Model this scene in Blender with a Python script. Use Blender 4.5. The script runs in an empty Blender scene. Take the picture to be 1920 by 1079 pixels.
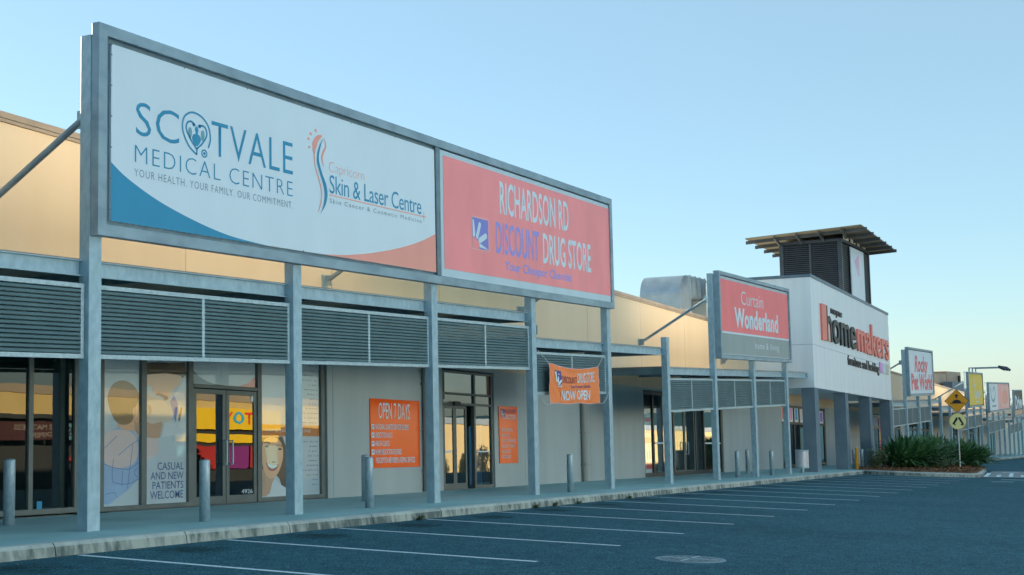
import bpy, bmesh, math, random
from mathutils import Vector, Matrix
R = math.radians
random.seed(7)
SC = bpy.context.scene
COL = SC.collection

# ------------------------------------------------------------------ camera, sky, sun, exposure
cam = bpy.data.cameras.new('camera')
cam.sensor_width = 36.0
cam.lens = 2406.3 / 1920 * 36
cam.clip_start = 0.1
cam.clip_end = 3000
cam_o = bpy.data.objects.new('camera', cam)
COL.objects.link(cam_o)
YAW, PITCH, ROLL = R(63.7243), R(4.9924), R(-1.23772)
fw = Vector((math.sin(YAW) * math.cos(PITCH), math.cos(YAW) * math.cos(PITCH), math.sin(PITCH)))
rt = Vector((math.cos(YAW), -math.sin(YAW), 0))
up = rt.cross(fw)
r2 = math.cos(ROLL) * rt + math.sin(ROLL) * up
u2 = -math.sin(ROLL) * rt + math.cos(ROLL) * up
mw = Matrix((r2, u2, -fw)).transposed().to_4x4()
mw.translation = Vector((-13.415, -13.224, 1.686))
cam_o.matrix_world = mw
SC.camera = cam_o

SUN_EL, SUN_AZ = R(12.0), R(4.0)          # azimuth from +Y towards +X
world = bpy.data.worlds.new('World')
SC.world = world
world.use_nodes = True
wn = world.node_tree
sky = wn.nodes.new('ShaderNodeTexSky')
sky.sky_type = 'NISHITA'
sky.sun_disc = False
sky.sun_elevation = SUN_EL
sky.sun_rotation = SUN_AZ
sky.air_density = 0.9
sky.dust_density = 0.25
sky.ozone_density = 3.2
# thin high haze evens the clear sky out
haze_mix = wn.nodes.new('ShaderNodeMix'); haze_mix.data_type = 'RGBA'
haze_mix.inputs[0].default_value = 0.42
haze_mix.inputs[7].default_value = (2.45, 3.62, 3.75, 1)
wn.links.new(sky.outputs[0], haze_mix.inputs[6])
wn.links.new(haze_mix.outputs[2], wn.nodes['Background'].inputs[0])
wn.nodes['Background'].inputs[1].default_value = 0.052

sun = bpy.data.lights.new('sun', 'SUN')
sun.energy = 5.0
sun.angle = R(0.5)
sun.color = (1.0, 0.84, 0.60)
sun_o = bpy.data.objects.new('sun', sun)
COL.objects.link(sun_o)
sd = Vector((math.sin(SUN_AZ) * math.cos(SUN_EL), math.cos(SUN_AZ) * math.cos(SUN_EL), math.sin(SUN_EL)))
sun_o.rotation_euler = sd.to_track_quat('Z', 'Y').to_euler()
sun_o.location = (0, 60, 40)

SC.view_settings.view_transform = 'Standard'
SC.view_settings.look = 'None'
SC.view_settings.gamma = 1.0
SC.view_settings.exposure = 2.25
SC.render.engine = 'CYCLES'

# ------------------------------------------------------------------ materials
MATS = {}
def lin(c):
    return tuple((x / 12.92 if x <= 0.04045 else ((x + 0.055) / 1.055) ** 2.4) for x in c)
def mat(name, col, rough=0.6, metal=0.0, col2=None, scale=3.0, stretch=(1, 1, 1), detail=4, bump=0.0, bscale=40.0, lo=0.35, hi=0.65, spec=0.5):
    if name in MATS: return MATS[name]
    m = bpy.data.materials.new(name)
    m.use_nodes = True
    nt = m.node_tree
    b = nt.nodes['Principled BSDF']
    b.inputs['Base Color'].default_value = (*col, 1)
    b.inputs['Roughness'].default_value = rough
    b.inputs['Metallic'].default_value = metal
    b.inputs['Specular IOR Level'].default_value = spec
    if col2 or bump:
        geo = nt.nodes.new('ShaderNodeNewGeometry')
        mp = nt.nodes.new('ShaderNodeMapping')
        mp.inputs['Scale'].default_value = stretch
        nt.links.new(geo.outputs['Position'], mp.inputs['Vector'])
    if col2:
        n = nt.nodes.new('ShaderNodeTexNoise')
        n.inputs['Scale'].default_value = scale
        n.inputs['Detail'].default_value = detail
        nt.links.new(mp.outputs[0], n.inputs['Vector'])
        cr = nt.nodes.new('ShaderNodeValToRGB')
        cr.color_ramp.elements[0].position = lo
        cr.color_ramp.elements[1].position = hi
        cr.color_ramp.elements[0].color = (*col, 1)
        cr.color_ramp.elements[1].color = (*col2, 1)
        nt.links.new(n.outputs['Fac'], cr.inputs['Fac'])
        nt.links.new(cr.outputs['Color'], b.inputs['Base Color'])
    if bump:
        n2 = nt.nodes.new('ShaderNodeTexNoise')
        n2.inputs['Scale'].default_value = bscale
        n2.inputs['Detail'].default_value = 5
        nt.links.new(mp.outputs[0], n2.inputs['Vector'])
        bp = nt.nodes.new('ShaderNodeBump')
        bp.inputs['Strength'].default_value = bump
        bp.inputs['Distance'].default_value = 0.02
        nt.links.new(n2.outputs['Fac'], bp.inputs['Height'])
        nt.links.new(bp.outputs[0], b.inputs['Normal'])
    MATS[name] = m
    return m

def glass(name, ior=1.9, tint=(0.55, 0.62, 0.6), rough=0.0):
    m = bpy.data.materials.new(name)
    m.use_nodes = True
    nt = m.node_tree
    nt.nodes.remove(nt.nodes['Principled BSDF'])
    out = nt.nodes['Material Output']
    lw = nt.nodes.new('ShaderNodeLayerWeight'); lw.inputs['Blend'].default_value = 0.5
    pw = nt.nodes.new('ShaderNodeMath'); pw.operation = 'POWER'; pw.inputs[1].default_value = 3.0
    fr = nt.nodes.new('ShaderNodeMath'); fr.operation = 'MULTIPLY_ADD'; r0 = ((ior - 1) / (ior + 1)) ** 2
    fr.inputs[1].default_value = 1 - r0; fr.inputs[2].default_value = r0
    nt.links.new(lw.outputs['Facing'], pw.inputs[0]); nt.links.new(pw.outputs[0], fr.inputs[0])
    tr = nt.nodes.new('ShaderNodeBsdfTransparent'); tr.inputs['Color'].default_value = (*tint, 1)
    gl = nt.nodes.new('ShaderNodeBsdfGlossy'); gl.inputs['Roughness'].default_value = rough
    gl.inputs['Color'].default_value = (0.95, 0.97, 0.97, 1)
    mx = nt.nodes.new('ShaderNodeMixShader')
    nt.links.new(fr.outputs[0], mx.inputs[0]); nt.links.new(tr.outputs[0], mx.inputs[1]); nt.links.new(gl.outputs[0], mx.inputs[2])
    # faint waviness of real panes
    geo = nt.nodes.new('ShaderNodeNewGeometry'); n = nt.nodes.new('ShaderNodeTexNoise'); n.inputs['Scale'].default_value = 0.9
    bp = nt.nodes.new('ShaderNodeBump'); bp.inputs['Strength'].default_value = 0.05; bp.inputs['Distance'].default_value = 0.02
    nt.links.new(geo.outputs['Position'], n.inputs['Vector']); nt.links.new(n.outputs['Fac'], bp.inputs['Height'])
    nt.links.new(bp.outputs[0], gl.inputs['Normal'])
    nt.links.new(mx.outputs[0], out.inputs[0])
    return m

M_GALV = mat('galvanised_steel', (0.28, 0.41, 0.48), 0.55, 0.3, (0.40, 0.55, 0.62), 9.0, (1, 1, .6), 8, 0.04, 60, .3, .7)
M_GALVF = mat('galvanised_frame', (0.31, 0.43, 0.48), 0.5, 0.3, (0.48, 0.60, 0.64), 14.0, (1, 1, 1), 8, 0.04, 60, .3, .75)
M_SIGNF = mat('sign_frame_steel', (0.21, 0.30, 0.36), 0.5, 0.3, (0.30, 0.41, 0.47), 3.0, (.6, 1, 1), 8, 0.03, 50)
M_RECESS = mat('sign_recess_steel', (0.13, 0.20, 0.24), 0.55, 0.2, (0.18, 0.26, 0.30), 4.0)
M_BLADE = mat('louvre_paint', (0.068, 0.138, 0.155), 0.55, 0.0, (0.092, 0.170, 0.188), 2.0)
M_CREAM = mat('cream_wall_panel', (0.60, 0.49, 0.345), 0.62, 0.0, (0.635, 0.525, 0.38), 0.7, (1.5, 1, .12), 6, 0.02, 300)
M_GREYW = mat('grey_wall_paint', (0.365, 0.42, 0.425), 0.6, 0.0, (0.41, 0.465, 0.465), 1.1, (1.3, 1, .22), 7, 0.10, 25)
M_CAP = mat('roof_capping', (0.20, 0.17, 0.14), 0.5, 0.2, (0.27, 0.23, 0.19), 1.5)
M_WHITE = mat('white_cladding', (0.74, 0.80, 0.84), 0.5, 0.0, (0.80, 0.86, 0.90), 1.2, (3, 3, .15), 4)
M_NAVY = mat('navy_cladding', (0.030, 0.040, 0.055), 0.45, 0.0, (0.045, 0.055, 0.07), 2.0)
M_PIER = mat('grey_pier_render', (0.135, 0.195, 0.245), 0.75, 0.0, (0.165, 0.23, 0.28), 1.5, (1, 1, 1), 5, 0.1, 25)
M_FOOT = mat('footpath_concrete', (0.26, 0.48, 0.50), 0.85, 0.0, (0.36, 0.60, 0.62), 0.9, (.6, 1.2, 1), 9, 0.12, 60, .3, .7)
M_ROOFU = mat('roof_sheet', (0.22, 0.20, 0.18), 0.55, 0.2, (0.28, 0.26, 0.23), 2)
M_SOFFIT = mat('roof_soffit', (0.24, 0.20, 0.13), 0.6, 0.0, (0.28, 0.235, 0.16), 2)
M_PURLIN = mat('purlin_steel', (0.07, 0.08, 0.085), 0.5, 0.2, (0.10, 0.11, 0.115), 3)
M_FRAME = mat('window_frame_metal', (0.11, 0.135, 0.13), 0.45, 0.1, (0.14, 0.165, 0.155), 3)
M_DARKF = mat('dark_window_frame', (0.035, 0.05, 0.05), 0.4, 0.3)
M_INT = mat('interior_paint', (0.16, 0.17, 0.16), 0.8, 0.0, (0.20, 0.2, 0.19), 1)
M_INTF = mat('interior_floor', (0.12, 0.13, 0.13), 0.4)
M_GLASS = glass('window_glass', 1.55, (0.90, 0.93, 0.91))
M_GLASSD = glass('tinted_glass', 1.75, (0.42, 0.50, 0.47))
M_REAR = mat('sign_rear_bounce', (.72, .70, .66), .5, 0.0, (.78, .76, .72), 2)
M_PIPE = mat('downpipe_paint', (0.30, 0.30, 0.28), 0.5)
M_DUCT = mat('duct_steel', (0.36, 0.43, 0.48), 0.32, 0.75, (0.46, 0.53, 0.57), 2.5, (1, 1, 1), 6)
def flat(name, rgb, rough=0.5, var=0.06):
    c = lin(rgb)
    return mat(name, c, rough, 0.0, tuple(min(1, x * (1 + var) + 0.004) for x in c), 1.3, (1, 1, .4), 3)
M_PWHITE = flat('sign_white', (0.83, 0.89, 0.93), 0.45, .03)
M_BLUE = flat('sign_blue', (0.08, 0.54, 0.70))
M_TEAL = flat('sign_teal', (0.42, 0.62, 0.68))
M_SLATE = flat('sign_slate', (0.42, 0.53, 0.60))
M_CORAL = flat('sign_coral', (0.93, 0.62, 0.56))
M_RED = flat('sign_red', (0.96, 0.56, 0.57), 0.5, .08)
M_CRED = flat('curtain_red', (0.95, 0.45, 0.46), 0.5, .08)
M_VIOLET = flat('sign_violet', (0.57, 0.58, 0.88))
M_PALE = flat('sign_pale', (0.80, 0.86, 0.90))
M_SGREY = flat('sign_grey', (0.56, 0.61, 0.61), 0.55, .12)
M_BLACK = flat('letter_black', (0.10, 0.11, 0.13), 0.5)
M_LRED = flat('letter_red', (0.92, 0.50, 0.44), 0.5)
M_PEACH = flat('letter_peach', (0.92, 0.72, 0.68), 0.5)
M_ORANGE = flat('poster_orange', (0.96, 0.33, 0.0), 0.2)
M_BANNER = flat('banner_orange', (0.96, 0.52, 0.26), 0.6)
M_PURPLE = flat('logo_purple', (0.30, 0.16, 0.50))
M_MAROON = flat('banner_maroon', (0.58, 0.20, 0.22))
M_YELLOW = flat('sign_yellow', (0.90, 0.78, 0.10), 0.5)
M_PINK = flat('sign_pink', (0.93, 0.66, 0.66), 0.5)
M_SIGNY = flat('road_sign_amber', (0.88, 0.60, 0.05), 0.4)
M_SIGNP = flat('road_sign_pale_yellow', (0.93, 0.90, 0.62), 0.4)
M_MARK = mat('road_paint', (0.70, 0.86, 0.92), 0.75, 0.0, (0.42, 0.56, 0.62), 18.0, (1, 1, 1), 8, 0, 40, .5, .8)
M_BOLL = mat('bollard_galvanised', (0.28, 0.38, 0.43), 0.45, 0.3, (0.42, 0.53, 0.58), 22, (1, 1, .5), 8, 0, 40, .3, .7)
M_ROPE = flat('rope_white', (0.75, 0.76, 0.76), 0.8)

# ------------------------------------------------------------------ geometry helpers
G = 0.0404          # fall of the site along the facade
WY = 2.75           # face of the shop wall
def gx(x):
    return -G * max(-60.0, min(x, 220.0))
def foot(x, y): return gx(x) + 0.02 * y
def road(x, y): return gx(x) - 0.15 + 0.027 * max(y, -60)

class MB:
    def __init__(s): s.v = []; s.f = []
    def add(s, vs, fs):
        o = len(s.v); s.v += [tuple(v) for v in vs]; s.f += [tuple(i + o for i in f) for f in fs]; return s
    def box(s, x0, x1, y0, y1, z0, z1, sh=0.0):
        if y1 is None:      # a single sheet facing -Y
            return s.add([(x, y0, z - sh * x) for x, z in ((x0, z0), (x1, z0), (x1, z1), (x0, z1))], [(0, 1, 2, 3)])
        v = [(x, y, z - sh * x) for z in (z0, z1) for y in (y0, y1) for x in (x0, x1)]
        return s.add(v, [(0, 2, 3, 1), (4, 5, 7, 6), (0, 1, 5, 4), (2, 6, 7, 3), (0, 4, 6, 2), (1, 3, 7, 5)])
    def prism(s, pts, axis, a, b, sh=0.0):
        # pts: polygon in the plane across axis ('y': (x,z), 'x': (y,z), 'z': (x,y)); wound so that the -axis side faces out
        n = len(pts); V = []
        for t in (a, b):
            for p in pts:
                if axis == 'y': V.append((p[0], t, p[1] - sh * p[0]))
                elif axis == 'x': V.append((t, p[0], p[1]))
                else: V.append((p[0], p[1], t))
        F = [tuple(range(n)), tuple(range(2 * n - 1, n - 1, -1))]
        F += [(i, i + n, (i + 1) % n + n, (i + 1) % n) for i in range(n)]
        return s.add(V, F)
    def tube(s, p0, p1, r, n=10, r1=None, cap=True):
        p0, p1 = Vector(p0), Vector(p1); d = (p1 - p0).normalized()
        a = d.orthogonal().normalized(); b = d.cross(a); r1 = r if r1 is None else r1
        V = [p0 + r * (math.cos(t) * a + math.sin(t) * b) for t in [2 * math.pi * i / n for i in range(n)]]
        V += [p1 + r1 * (math.cos(t) * a + math.sin(t) * b) for t in [2 * math.pi * i / n for i in range(n)]]
        F = [(i, (i + 1) % n, (i + 1) % n + n, i + n) for i in range(n)]
        if cap: F += [tuple(range(n - 1, -1, -1)), tuple(range(n, 2 * n))]
        return s.add(V, F)
    def path(s, pts, r, n=6):
        for a, b in zip(pts[:-1], pts[1:]): s.tube(a, b, r, n)
        return s
    def lathe(s, cx, cy, prof, n=20):
        V = [(cx + r * math.cos(2 * math.pi * i / n), cy + r * math.sin(2 * math.pi * i / n), z) for r, z in prof for i in range(n)]
        F = [(k * n + i, k * n + (i + 1) % n, (k + 1) * n + (i + 1) % n, (k + 1) * n + i) for k in range(len(prof) - 1) for i in range(n)]
        F += [tuple(range(n - 1, -1, -1)), tuple(range((len(prof) - 1) * n, len(prof) * n))]
        return s.add(V, F)

def wloc(o):
    l = Vector((0, 0, 0))
    while o: l += o.location; o = o.parent
    return l

def build(name, mb, m, parent=None, loc=None, bevel=0.0, smooth=False, kind=None):
    """link mb as ONE mesh object; its vertices are given in scene coordinates"""
    me = bpy.data.meshes.new(name)
    base = wloc(parent) if parent else Vector(loc or (0, 0, 0))
    me.from_pydata([tuple(Vector(v) - base) for v in mb.v], [], mb.f)
    bm = bmesh.new(); bm.from_mesh(me)
    bmesh.ops.recalc_face_normals(bm, faces=bm.faces)
    ng = [f for f in bm.faces if len(f.verts) > 4]
    if ng: bmesh.ops.triangulate(bm, faces=ng)
    if bevel: 
        bmesh.ops.remove_doubles(bm, verts=bm.verts, dist=1e-5)
        es = [e for e in bm.edges if len(e.link_faces) == 2 and e.calc_face_angle(0) > 0.6]
        bmesh.ops.bevel(bm, geom=es, offset=bevel, segments=2, affect='EDGES', profile=0.5)
    bm.to_mesh(me); bm.free()
    me.materials.append(m)
    if smooth:
        for p in me.polygons: p.use_smooth = True
    o = bpy.data.objects.new(name, me)
    COL.objects.link(o)
    if parent: o.parent = parent
    else: o.location = base
    if kind: o['kind'] = kind
    return o

def tag(o, label, cat, group=None):
    o['label'] = label; o['category'] = cat
    if group: o['group'] = group
    return o
def thing(name, label, cat, loc=(0, 0, 0), group=None):
    o = bpy.data.objects.new(name, None); COL.objects.link(o); o.location = loc
    o.empty_display_size = 0.2
    return tag(o, label, cat, group)
def dup(o, loc, label, group=None):
    c = o.copy(); COL.objects.link(c); c.location = loc; c['label'] = label
    if group: c['group'] = group
    for ch in list(o.children):
        d = ch.copy(); COL.objects.link(d); d.parent = c
        for g2 in list(ch.children):
            e = g2.copy(); COL.objects.link(e); e.parent = d
    return c

CAPH = {}
def text_mesh(body, bold=0.0, ital=0.0, extrude=0.0, res=3, spacing=1.0):
    cu = bpy.data.curves.new('t', 'FONT'); cu.body = body; cu.offset = bold; cu.shear = ital; cu.extrude = extrude
    cu.resolution_u = res; cu.space_character = spacing
    ob = bpy.data.objects.new('t', cu); COL.objects.link(ob)
    bpy.context.view_layer.update()
    me = bpy.data.meshes.new_from_object(ob.evaluated_get(bpy.context.evaluated_depsgraph_get()))
    bpy.data.objects.remove(ob); bpy.data.curves.remove(cu)
    return me
def text(body, box, Y, m, parent, name='lettering', bold=0.0, ital=0.0, sh=0.0, depth=0.0, spacing=1.0, warp=None, ref='H'):
    """lettering on a wall facing -Y; box = x0, x1, baseline, cap top"""
    x0, x1, z0, z1 = box
    me = text_mesh(body, bold, ital, 0.5 if depth else 0.0, 3, spacing)
    if ref not in CAPH:
        h = text_mesh(ref); CAPH[ref] = max(v.co.y for v in h.vertices); bpy.data.meshes.remove(h)
    xs = [v.co.x for v in me.vertices]; a, b = min(xs), max(xs)
    base = wloc(parent)
    for v in me.vertices:
        x = x0 + (v.co.x - a) / (b - a) * (x1 - x0)
        z = z0 + v.co.y / CAPH[ref] * (z1 - z0) - sh * x
        y = Y - (v.co.z + 0.5) * depth if depth else Y
        if warp: x, y, z = warp(x, y, z)
        v.co = Vector((x, y, z)) - base
    me.materials.clear(); me.materials.append(m); me.name = name
    o = bpy.data.objects.new(name, me); COL.objects.link(o); o.parent = parent
    return o
def curve(pts, k=6, closed=False):
    P = [Vector((p[0], p[1])) for p in pts]; out = []; n = len(P)
    rng = range(n if closed else n - 1)
    for i in rng:
        if closed: a, b, c, d = P[i - 1], P[i], P[(i + 1) % n], P[(i + 2) % n]
        else: a, b, c, d = P[max(i - 1, 0)], P[i], P[i + 1], P[min(i + 2, n - 1)]
        for j in range(k):
            t = j / k
            q = 0.5 * ((2 * b) + (c - a) * t + (2 * a - 5 * b + 4 * c - d) * t * t + (3 * b - a - 3 * c + d) * t ** 3)
            out.append((q.x, q.y))
    if not closed: out.append((P[-1].x, P[-1].y))
    return out
def poly(pts, Y, m, parent, name, sh=0.0, t=0.002):
    return build(name, MB().prism(pts, 'y', Y - t, Y, sh), m, parent)
def strip_pts(pts, w):
    """a ribbon outline of width w (number or list) along a polyline"""
    n = len(pts); W = w if isinstance(w, (list, tuple)) else [w] * n; L = []; Rr = []
    for i, p in enumerate(pts):
        a = Vector(pts[max(i - 1, 0)]); b = Vector(pts[min(i + 1, n - 1)]); d = (b - a).normalized(); nn = Vector((-d.y, d.x)) * W[i] / 2
        L.append((p[0] + nn.x, p[1] + nn.y)); Rr.append((p[0] - nn.x, p[1] - nn.y))
    return L, Rr
def ribbon(mb, pts, w, Y, sh=0.0, t=0.002):
    L, Q = strip_pts(pts, w)
    for i in range(len(pts) - 1):
        mb.prism([L[i], L[i + 1], Q[i + 1], Q[i]], 'y', Y - t, Y, sh)
    return mb
def ellipse(cx, cz, rx, rz, n=20, rot=0.0):
    return [(cx + rx * math.cos(t) * math.cos(rot) - rz * math.sin(t) * math.sin(rot), cz + rx * math.cos(t) * math.sin(rot) + rz * math.sin(t) * math.cos(rot)) for t in [2 * math.pi * i / n for i in range(n)]]

# ------------------------------------------------------------------ ground
def asphalt_mat():
    m = bpy.data.materials.new('asphalt'); m.use_nodes = True; nt = m.node_tree; b = nt.nodes['Principled BSDF']
    geo = nt.nodes.new('ShaderNodeNewGeometry')
    def noise(s, d, st=(1, 1, 1)):
        mp = nt.nodes.new('ShaderNodeMapping'); mp.inputs['Scale'].default_value = st; nt.links.new(geo.outputs['Position'], mp.inputs[0])
        n = nt.nodes.new('ShaderNodeTexNoise'); n.inputs['Scale'].default_value = s; n.inputs['Detail'].default_value = d
        nt.links.new(mp.outputs[0], n.inputs['Vector']); return n
    big = noise(0.35, 6, (1, .5, 1)); mid = noise(5.0, 8); fine = noise(38, 4)
    cr = nt.nodes.new('ShaderNodeValToRGB'); cr.color_ramp.elements[0].position = .32; cr.color_ramp.elements[1].position = .7
    cr.color_ramp.elements[0].color = (0.021, 0.078, 0.104, 1); cr.color_ramp.elements[1].color = (0.048, 0.150, 0.190, 1)
    mx = nt.nodes.new('ShaderNodeMix'); mx.data_type = 'FLOAT'; mx.inputs[0].default_value = .55
    nt.links.new(big.outputs['Fac'], mx.inputs[2]); nt.links.new(mid.outputs['Fac'], mx.inputs[3]); nt.links.new(mx.outputs[0], cr.inputs[0])
    cr2 = nt.nodes.new('ShaderNodeValToRGB'); cr2.color_ramp.elements[0].position = .35; cr2.color_ramp.elements[1].position = .72
    cr2.color_ramp.elements[0].color = (.35, .35, .35, 1); cr2.color_ramp.elements[1].color = (2.2, 2.2, 2.2, 1)
    nt.links.new(fine.outputs['Fac'], cr2.inputs[0])
    mul = nt.nodes.new('ShaderNodeMix'); mul.data_type = 'RGBA'; mul.blend_type = 'MULTIPLY'; mul.inputs[0].default_value = 1
    nt.links.new(cr.outputs[0], mul.inputs[6]); nt.links.new(cr2.outputs[0], mul.inputs[7]); nt.links.new(mul.outputs[2], b.inputs['Base Color'])
    # oil marks in each parking bay: 2.865 m pitch along X, a soft blob near the kerb
    sx = nt.nodes.new('ShaderNodeSeparateXYZ'); nt.links.new(geo.outputs['Position'], sx.inputs[0])
    def mth(op, a, bb=None):
        n = nt.nodes.new('ShaderNodeMath'); n.operation = op
        for i, q in enumerate((a, bb)):
            if q is None: continue
            if isinstance(q, (int, float)): n.inputs[i].default_value = q
            else: nt.links.new(q, n.inputs[i])
        return n.outputs[0]
    u = mth('PINGPONG', mth('SUBTRACT', sx.outputs[0], 0.13), 1.4325)     # 0 at bay centre
    du = mth('DIVIDE', u, 0.55)
    dv = mth('DIVIDE', mth('ADD', sx.outputs[1], 1.75), 0.5)
    d = mth('ADD', mth('MULTIPLY', du, du), mth('MULTIPLY', dv, dv))
    d = mth('ADD', d, mth('MULTIPLY', mid.outputs['Fac'], 1.4))
    mr = nt.nodes.new('ShaderNodeMapRange'); mr.inputs[1].default_value = 0.6; mr.inputs[2].default_value = 1.9; mr.inputs[3].default_value = .42; mr.inputs[4].default_value = 1.0
    nt.links.new(d, mr.inputs[0])
    mul2 = nt.nodes.new('ShaderNodeMix'); mul2.data_type = 'RGBA'; mul2.blend_type = 'MULTIPLY'; mul2.inputs[0].default_value = 1
    nt.links.new(mul.outputs[2], mul2.inputs[6]); nt.links.new(mr.outputs[0], mul2.inputs[7]); nt.links.new(mul2.outputs[2], b.inputs['Base Color'])
    b.inputs['Roughness'].default_value = .92; b.inputs['Specular IOR Level'].default_value = .12
    bp = nt.nodes.new('ShaderNodeBump'); bp.inputs['Strength'].default_value = .5; bp.inputs['Distance'].default_value = .01
    nt.links.new(fine.outputs['Fac'], bp.inputs['Height']); nt.links.new(bp.outputs[0], b.inputs['Normal'])
    return m
M_ASPH = asphalt_mat()
g = MB()
xs = [-700, -60, -30, 0, 60, 140, 220, 900]; ys = [-900, -60, -20, 0, 60, 900]
for y in ys:
    for x in xs: g.v.append((x, y, road(x, min(y, 0)) - (0.0 if y <= 0 else 0.3)))
nx = len(xs)
for j in range(len(ys) - 1):
    for i in range(nx - 1): g.f.append((j * nx + i, j * nx + i + 1, (j + 1) * nx + i + 1, (j + 1) * nx + i))
build('car_park_asphalt', g, M_ASPH, kind='structure')

KF = -1.08   # kerb face
f = MB().prism([(-1.0 + 0.07, 0), (WY + .4, 0)], 'x', 0, 0) if False else MB()
def slab(mb, x0, x1, y0, y1, dz0, top=foot, n=1):
    for i in range(n):
        a = x0 + (x1 - x0) * i / n; b = x0 + (x1 - x0) * (i + 1) / n - (0.012 if n > 1 else 0)
        v = [(x, y, top(x, y) + d) for d in (dz0, 0) for y in (y0, y1) for x in (a, b)]
        mb.add(v, [(0, 2, 3, 1), (4, 5, 7, 6), (0, 1, 5, 4), (2, 6, 7, 3), (0, 4, 6, 2), (1, 3, 7, 5)])
    return mb
build('footpath', slab(MB(), -40, 170, KF + .16, WY + 1.0, -.3, n=35), M_FOOT, kind='structure')

def kerb_mat():
    m = bpy.data.materials.new('kerb_concrete'); m.use_nodes = True; nt = m.node_tree; b = nt.nodes['Principled BSDF']; b.inputs['Roughness'].default_value = .85
    geo = nt.nodes.new('ShaderNodeNewGeometry')
    mp = nt.nodes.new('ShaderNodeMapping'); mp.inputs['Scale'].default_value = (1, 1, .25); nt.links.new(geo.outputs['Position'], mp.inputs[0])
    n = nt.nodes.new('ShaderNodeTexNoise'); n.inputs['Scale'].default_value = 9; n.inputs['Detail'].default_value = 8; nt.links.new(mp.outputs[0], n.inputs['Vector'])
    n2 = nt.nodes.new('ShaderNodeTexNoise'); n2.inputs['Scale'].default_value = 1.1; n2.inputs['Detail'].default_value = 3; nt.links.new(geo.outputs['Position'], n2.inputs['Vector'])
    ad = nt.nodes.new('ShaderNodeMath'); ad.operation = 'MULTIPLY_ADD'; ad.inputs[1].default_value = .6; nt.links.new(n2.outputs['Fac'], ad.inputs[0]); 
    hm = nt.nodes.new('ShaderNodeMath'); hm.operation = 'MULTIPLY'; hm.inputs[1].default_value = .55; nt.links.new(n.outputs['Fac'], hm.inputs[0]); nt.links.new(hm.outputs[0], ad.inputs[2])
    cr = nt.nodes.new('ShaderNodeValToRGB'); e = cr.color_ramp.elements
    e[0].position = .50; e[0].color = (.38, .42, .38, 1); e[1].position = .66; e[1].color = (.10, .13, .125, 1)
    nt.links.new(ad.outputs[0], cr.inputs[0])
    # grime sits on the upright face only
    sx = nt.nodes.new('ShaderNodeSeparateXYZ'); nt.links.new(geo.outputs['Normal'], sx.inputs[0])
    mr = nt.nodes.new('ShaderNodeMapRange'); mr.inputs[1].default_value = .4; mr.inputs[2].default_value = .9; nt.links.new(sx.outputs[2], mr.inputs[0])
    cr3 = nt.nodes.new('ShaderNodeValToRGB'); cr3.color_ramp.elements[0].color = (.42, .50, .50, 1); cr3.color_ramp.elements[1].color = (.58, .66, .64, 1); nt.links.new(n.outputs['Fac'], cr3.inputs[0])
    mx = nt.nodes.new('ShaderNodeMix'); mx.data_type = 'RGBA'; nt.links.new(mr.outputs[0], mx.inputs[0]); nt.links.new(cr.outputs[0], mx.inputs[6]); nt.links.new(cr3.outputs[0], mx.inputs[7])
    nt.links.new(mx.outputs[2], b.inputs['Base Color'])
    bp = nt.nodes.new('ShaderNodeBump'); bp.inputs['Strength'].default_value = .35; bp.inputs['Distance'].default_value = .02
    nt.links.new(n.outputs['Fac'], bp.inputs['Height']); nt.links.new(bp.outputs[0], b.inputs['Normal'])
    return m
M_KERB = kerb_mat()
def kerb_run(mb, p0, p1, h=0.16, w=0.16, left=True):
    """one kerb block from p0 to p1; the face is on the right hand side, the road side"""
    p0, p1 = Vector((*p0, 0)), Vector((*p1, 0)); d = (p1 - p0).normalized(); nn = Vector((-d.y, d.x, 0)) * (1 if left else -1)
    prof = [(0.0, -.25), (0.0, 0.0), (.02, h - .04), (.055, h + .003), (w, h + .012), (w, -.25)]
    V = []
    for p in (p0, p1):
        for o, z in prof:
            q = p + nn * o; V.append((q.x, q.y, road(p.x, p.y) + .0 + z))
    n = len(prof)
    mb.add(V, [tuple(range(n)), tuple(range(2 * n - 1, n - 1, -1))] + [(i, i + 1, i + 1 + n, i + n) for i in range(n - 1)])
k = MB(); x = -40.0
while x < 168:
    if not (47.6 < x < 65.5): kerb_run(k, (x, KF), (min(x + 2.38, x + 2.388) if True else 0, KF), left=True)
    x += 2.4
build('kerb', k, M_KERB, kind='structure')

# parking bay lines
for i in range(17):
    x = -1.30 + 2.865 * i
    if x > 45.5: break
    mb = MB(); y0, y1 = -1.16, -6.1; w = .055
    if i == 0: y1 = -6.05
    mb.add([(x - w, y1, road(x - w, y1) + .004), (x + w, y1, road(x + w, y1) + .004), (x + w, y0, road(x + w, y0) + .004), (x - w, y0, road(x - w, y0) + .004)], [(0, 1, 2, 3)])
    build('parking_line', mb, M_MARK, kind='structure')
def painted(name, quads, m=M_MARK, dz=.004):
    mb = MB()
    for q in quads: mb.add([(x, y, road(x, y) + dz) for x, y in q], [tuple(range(len(q)))])
    return build(name, mb, m, kind='structure')
painted('lane_dash', [[(42.15, -7.25), (42.35, -7.2), (43.0, -8.0), (42.8, -8.05)]])
painted('lane_dash', [[(45.6, -7.3), (45.9, -7.25), (46.6, -8.4), (46.3, -8.45)]])
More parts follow.
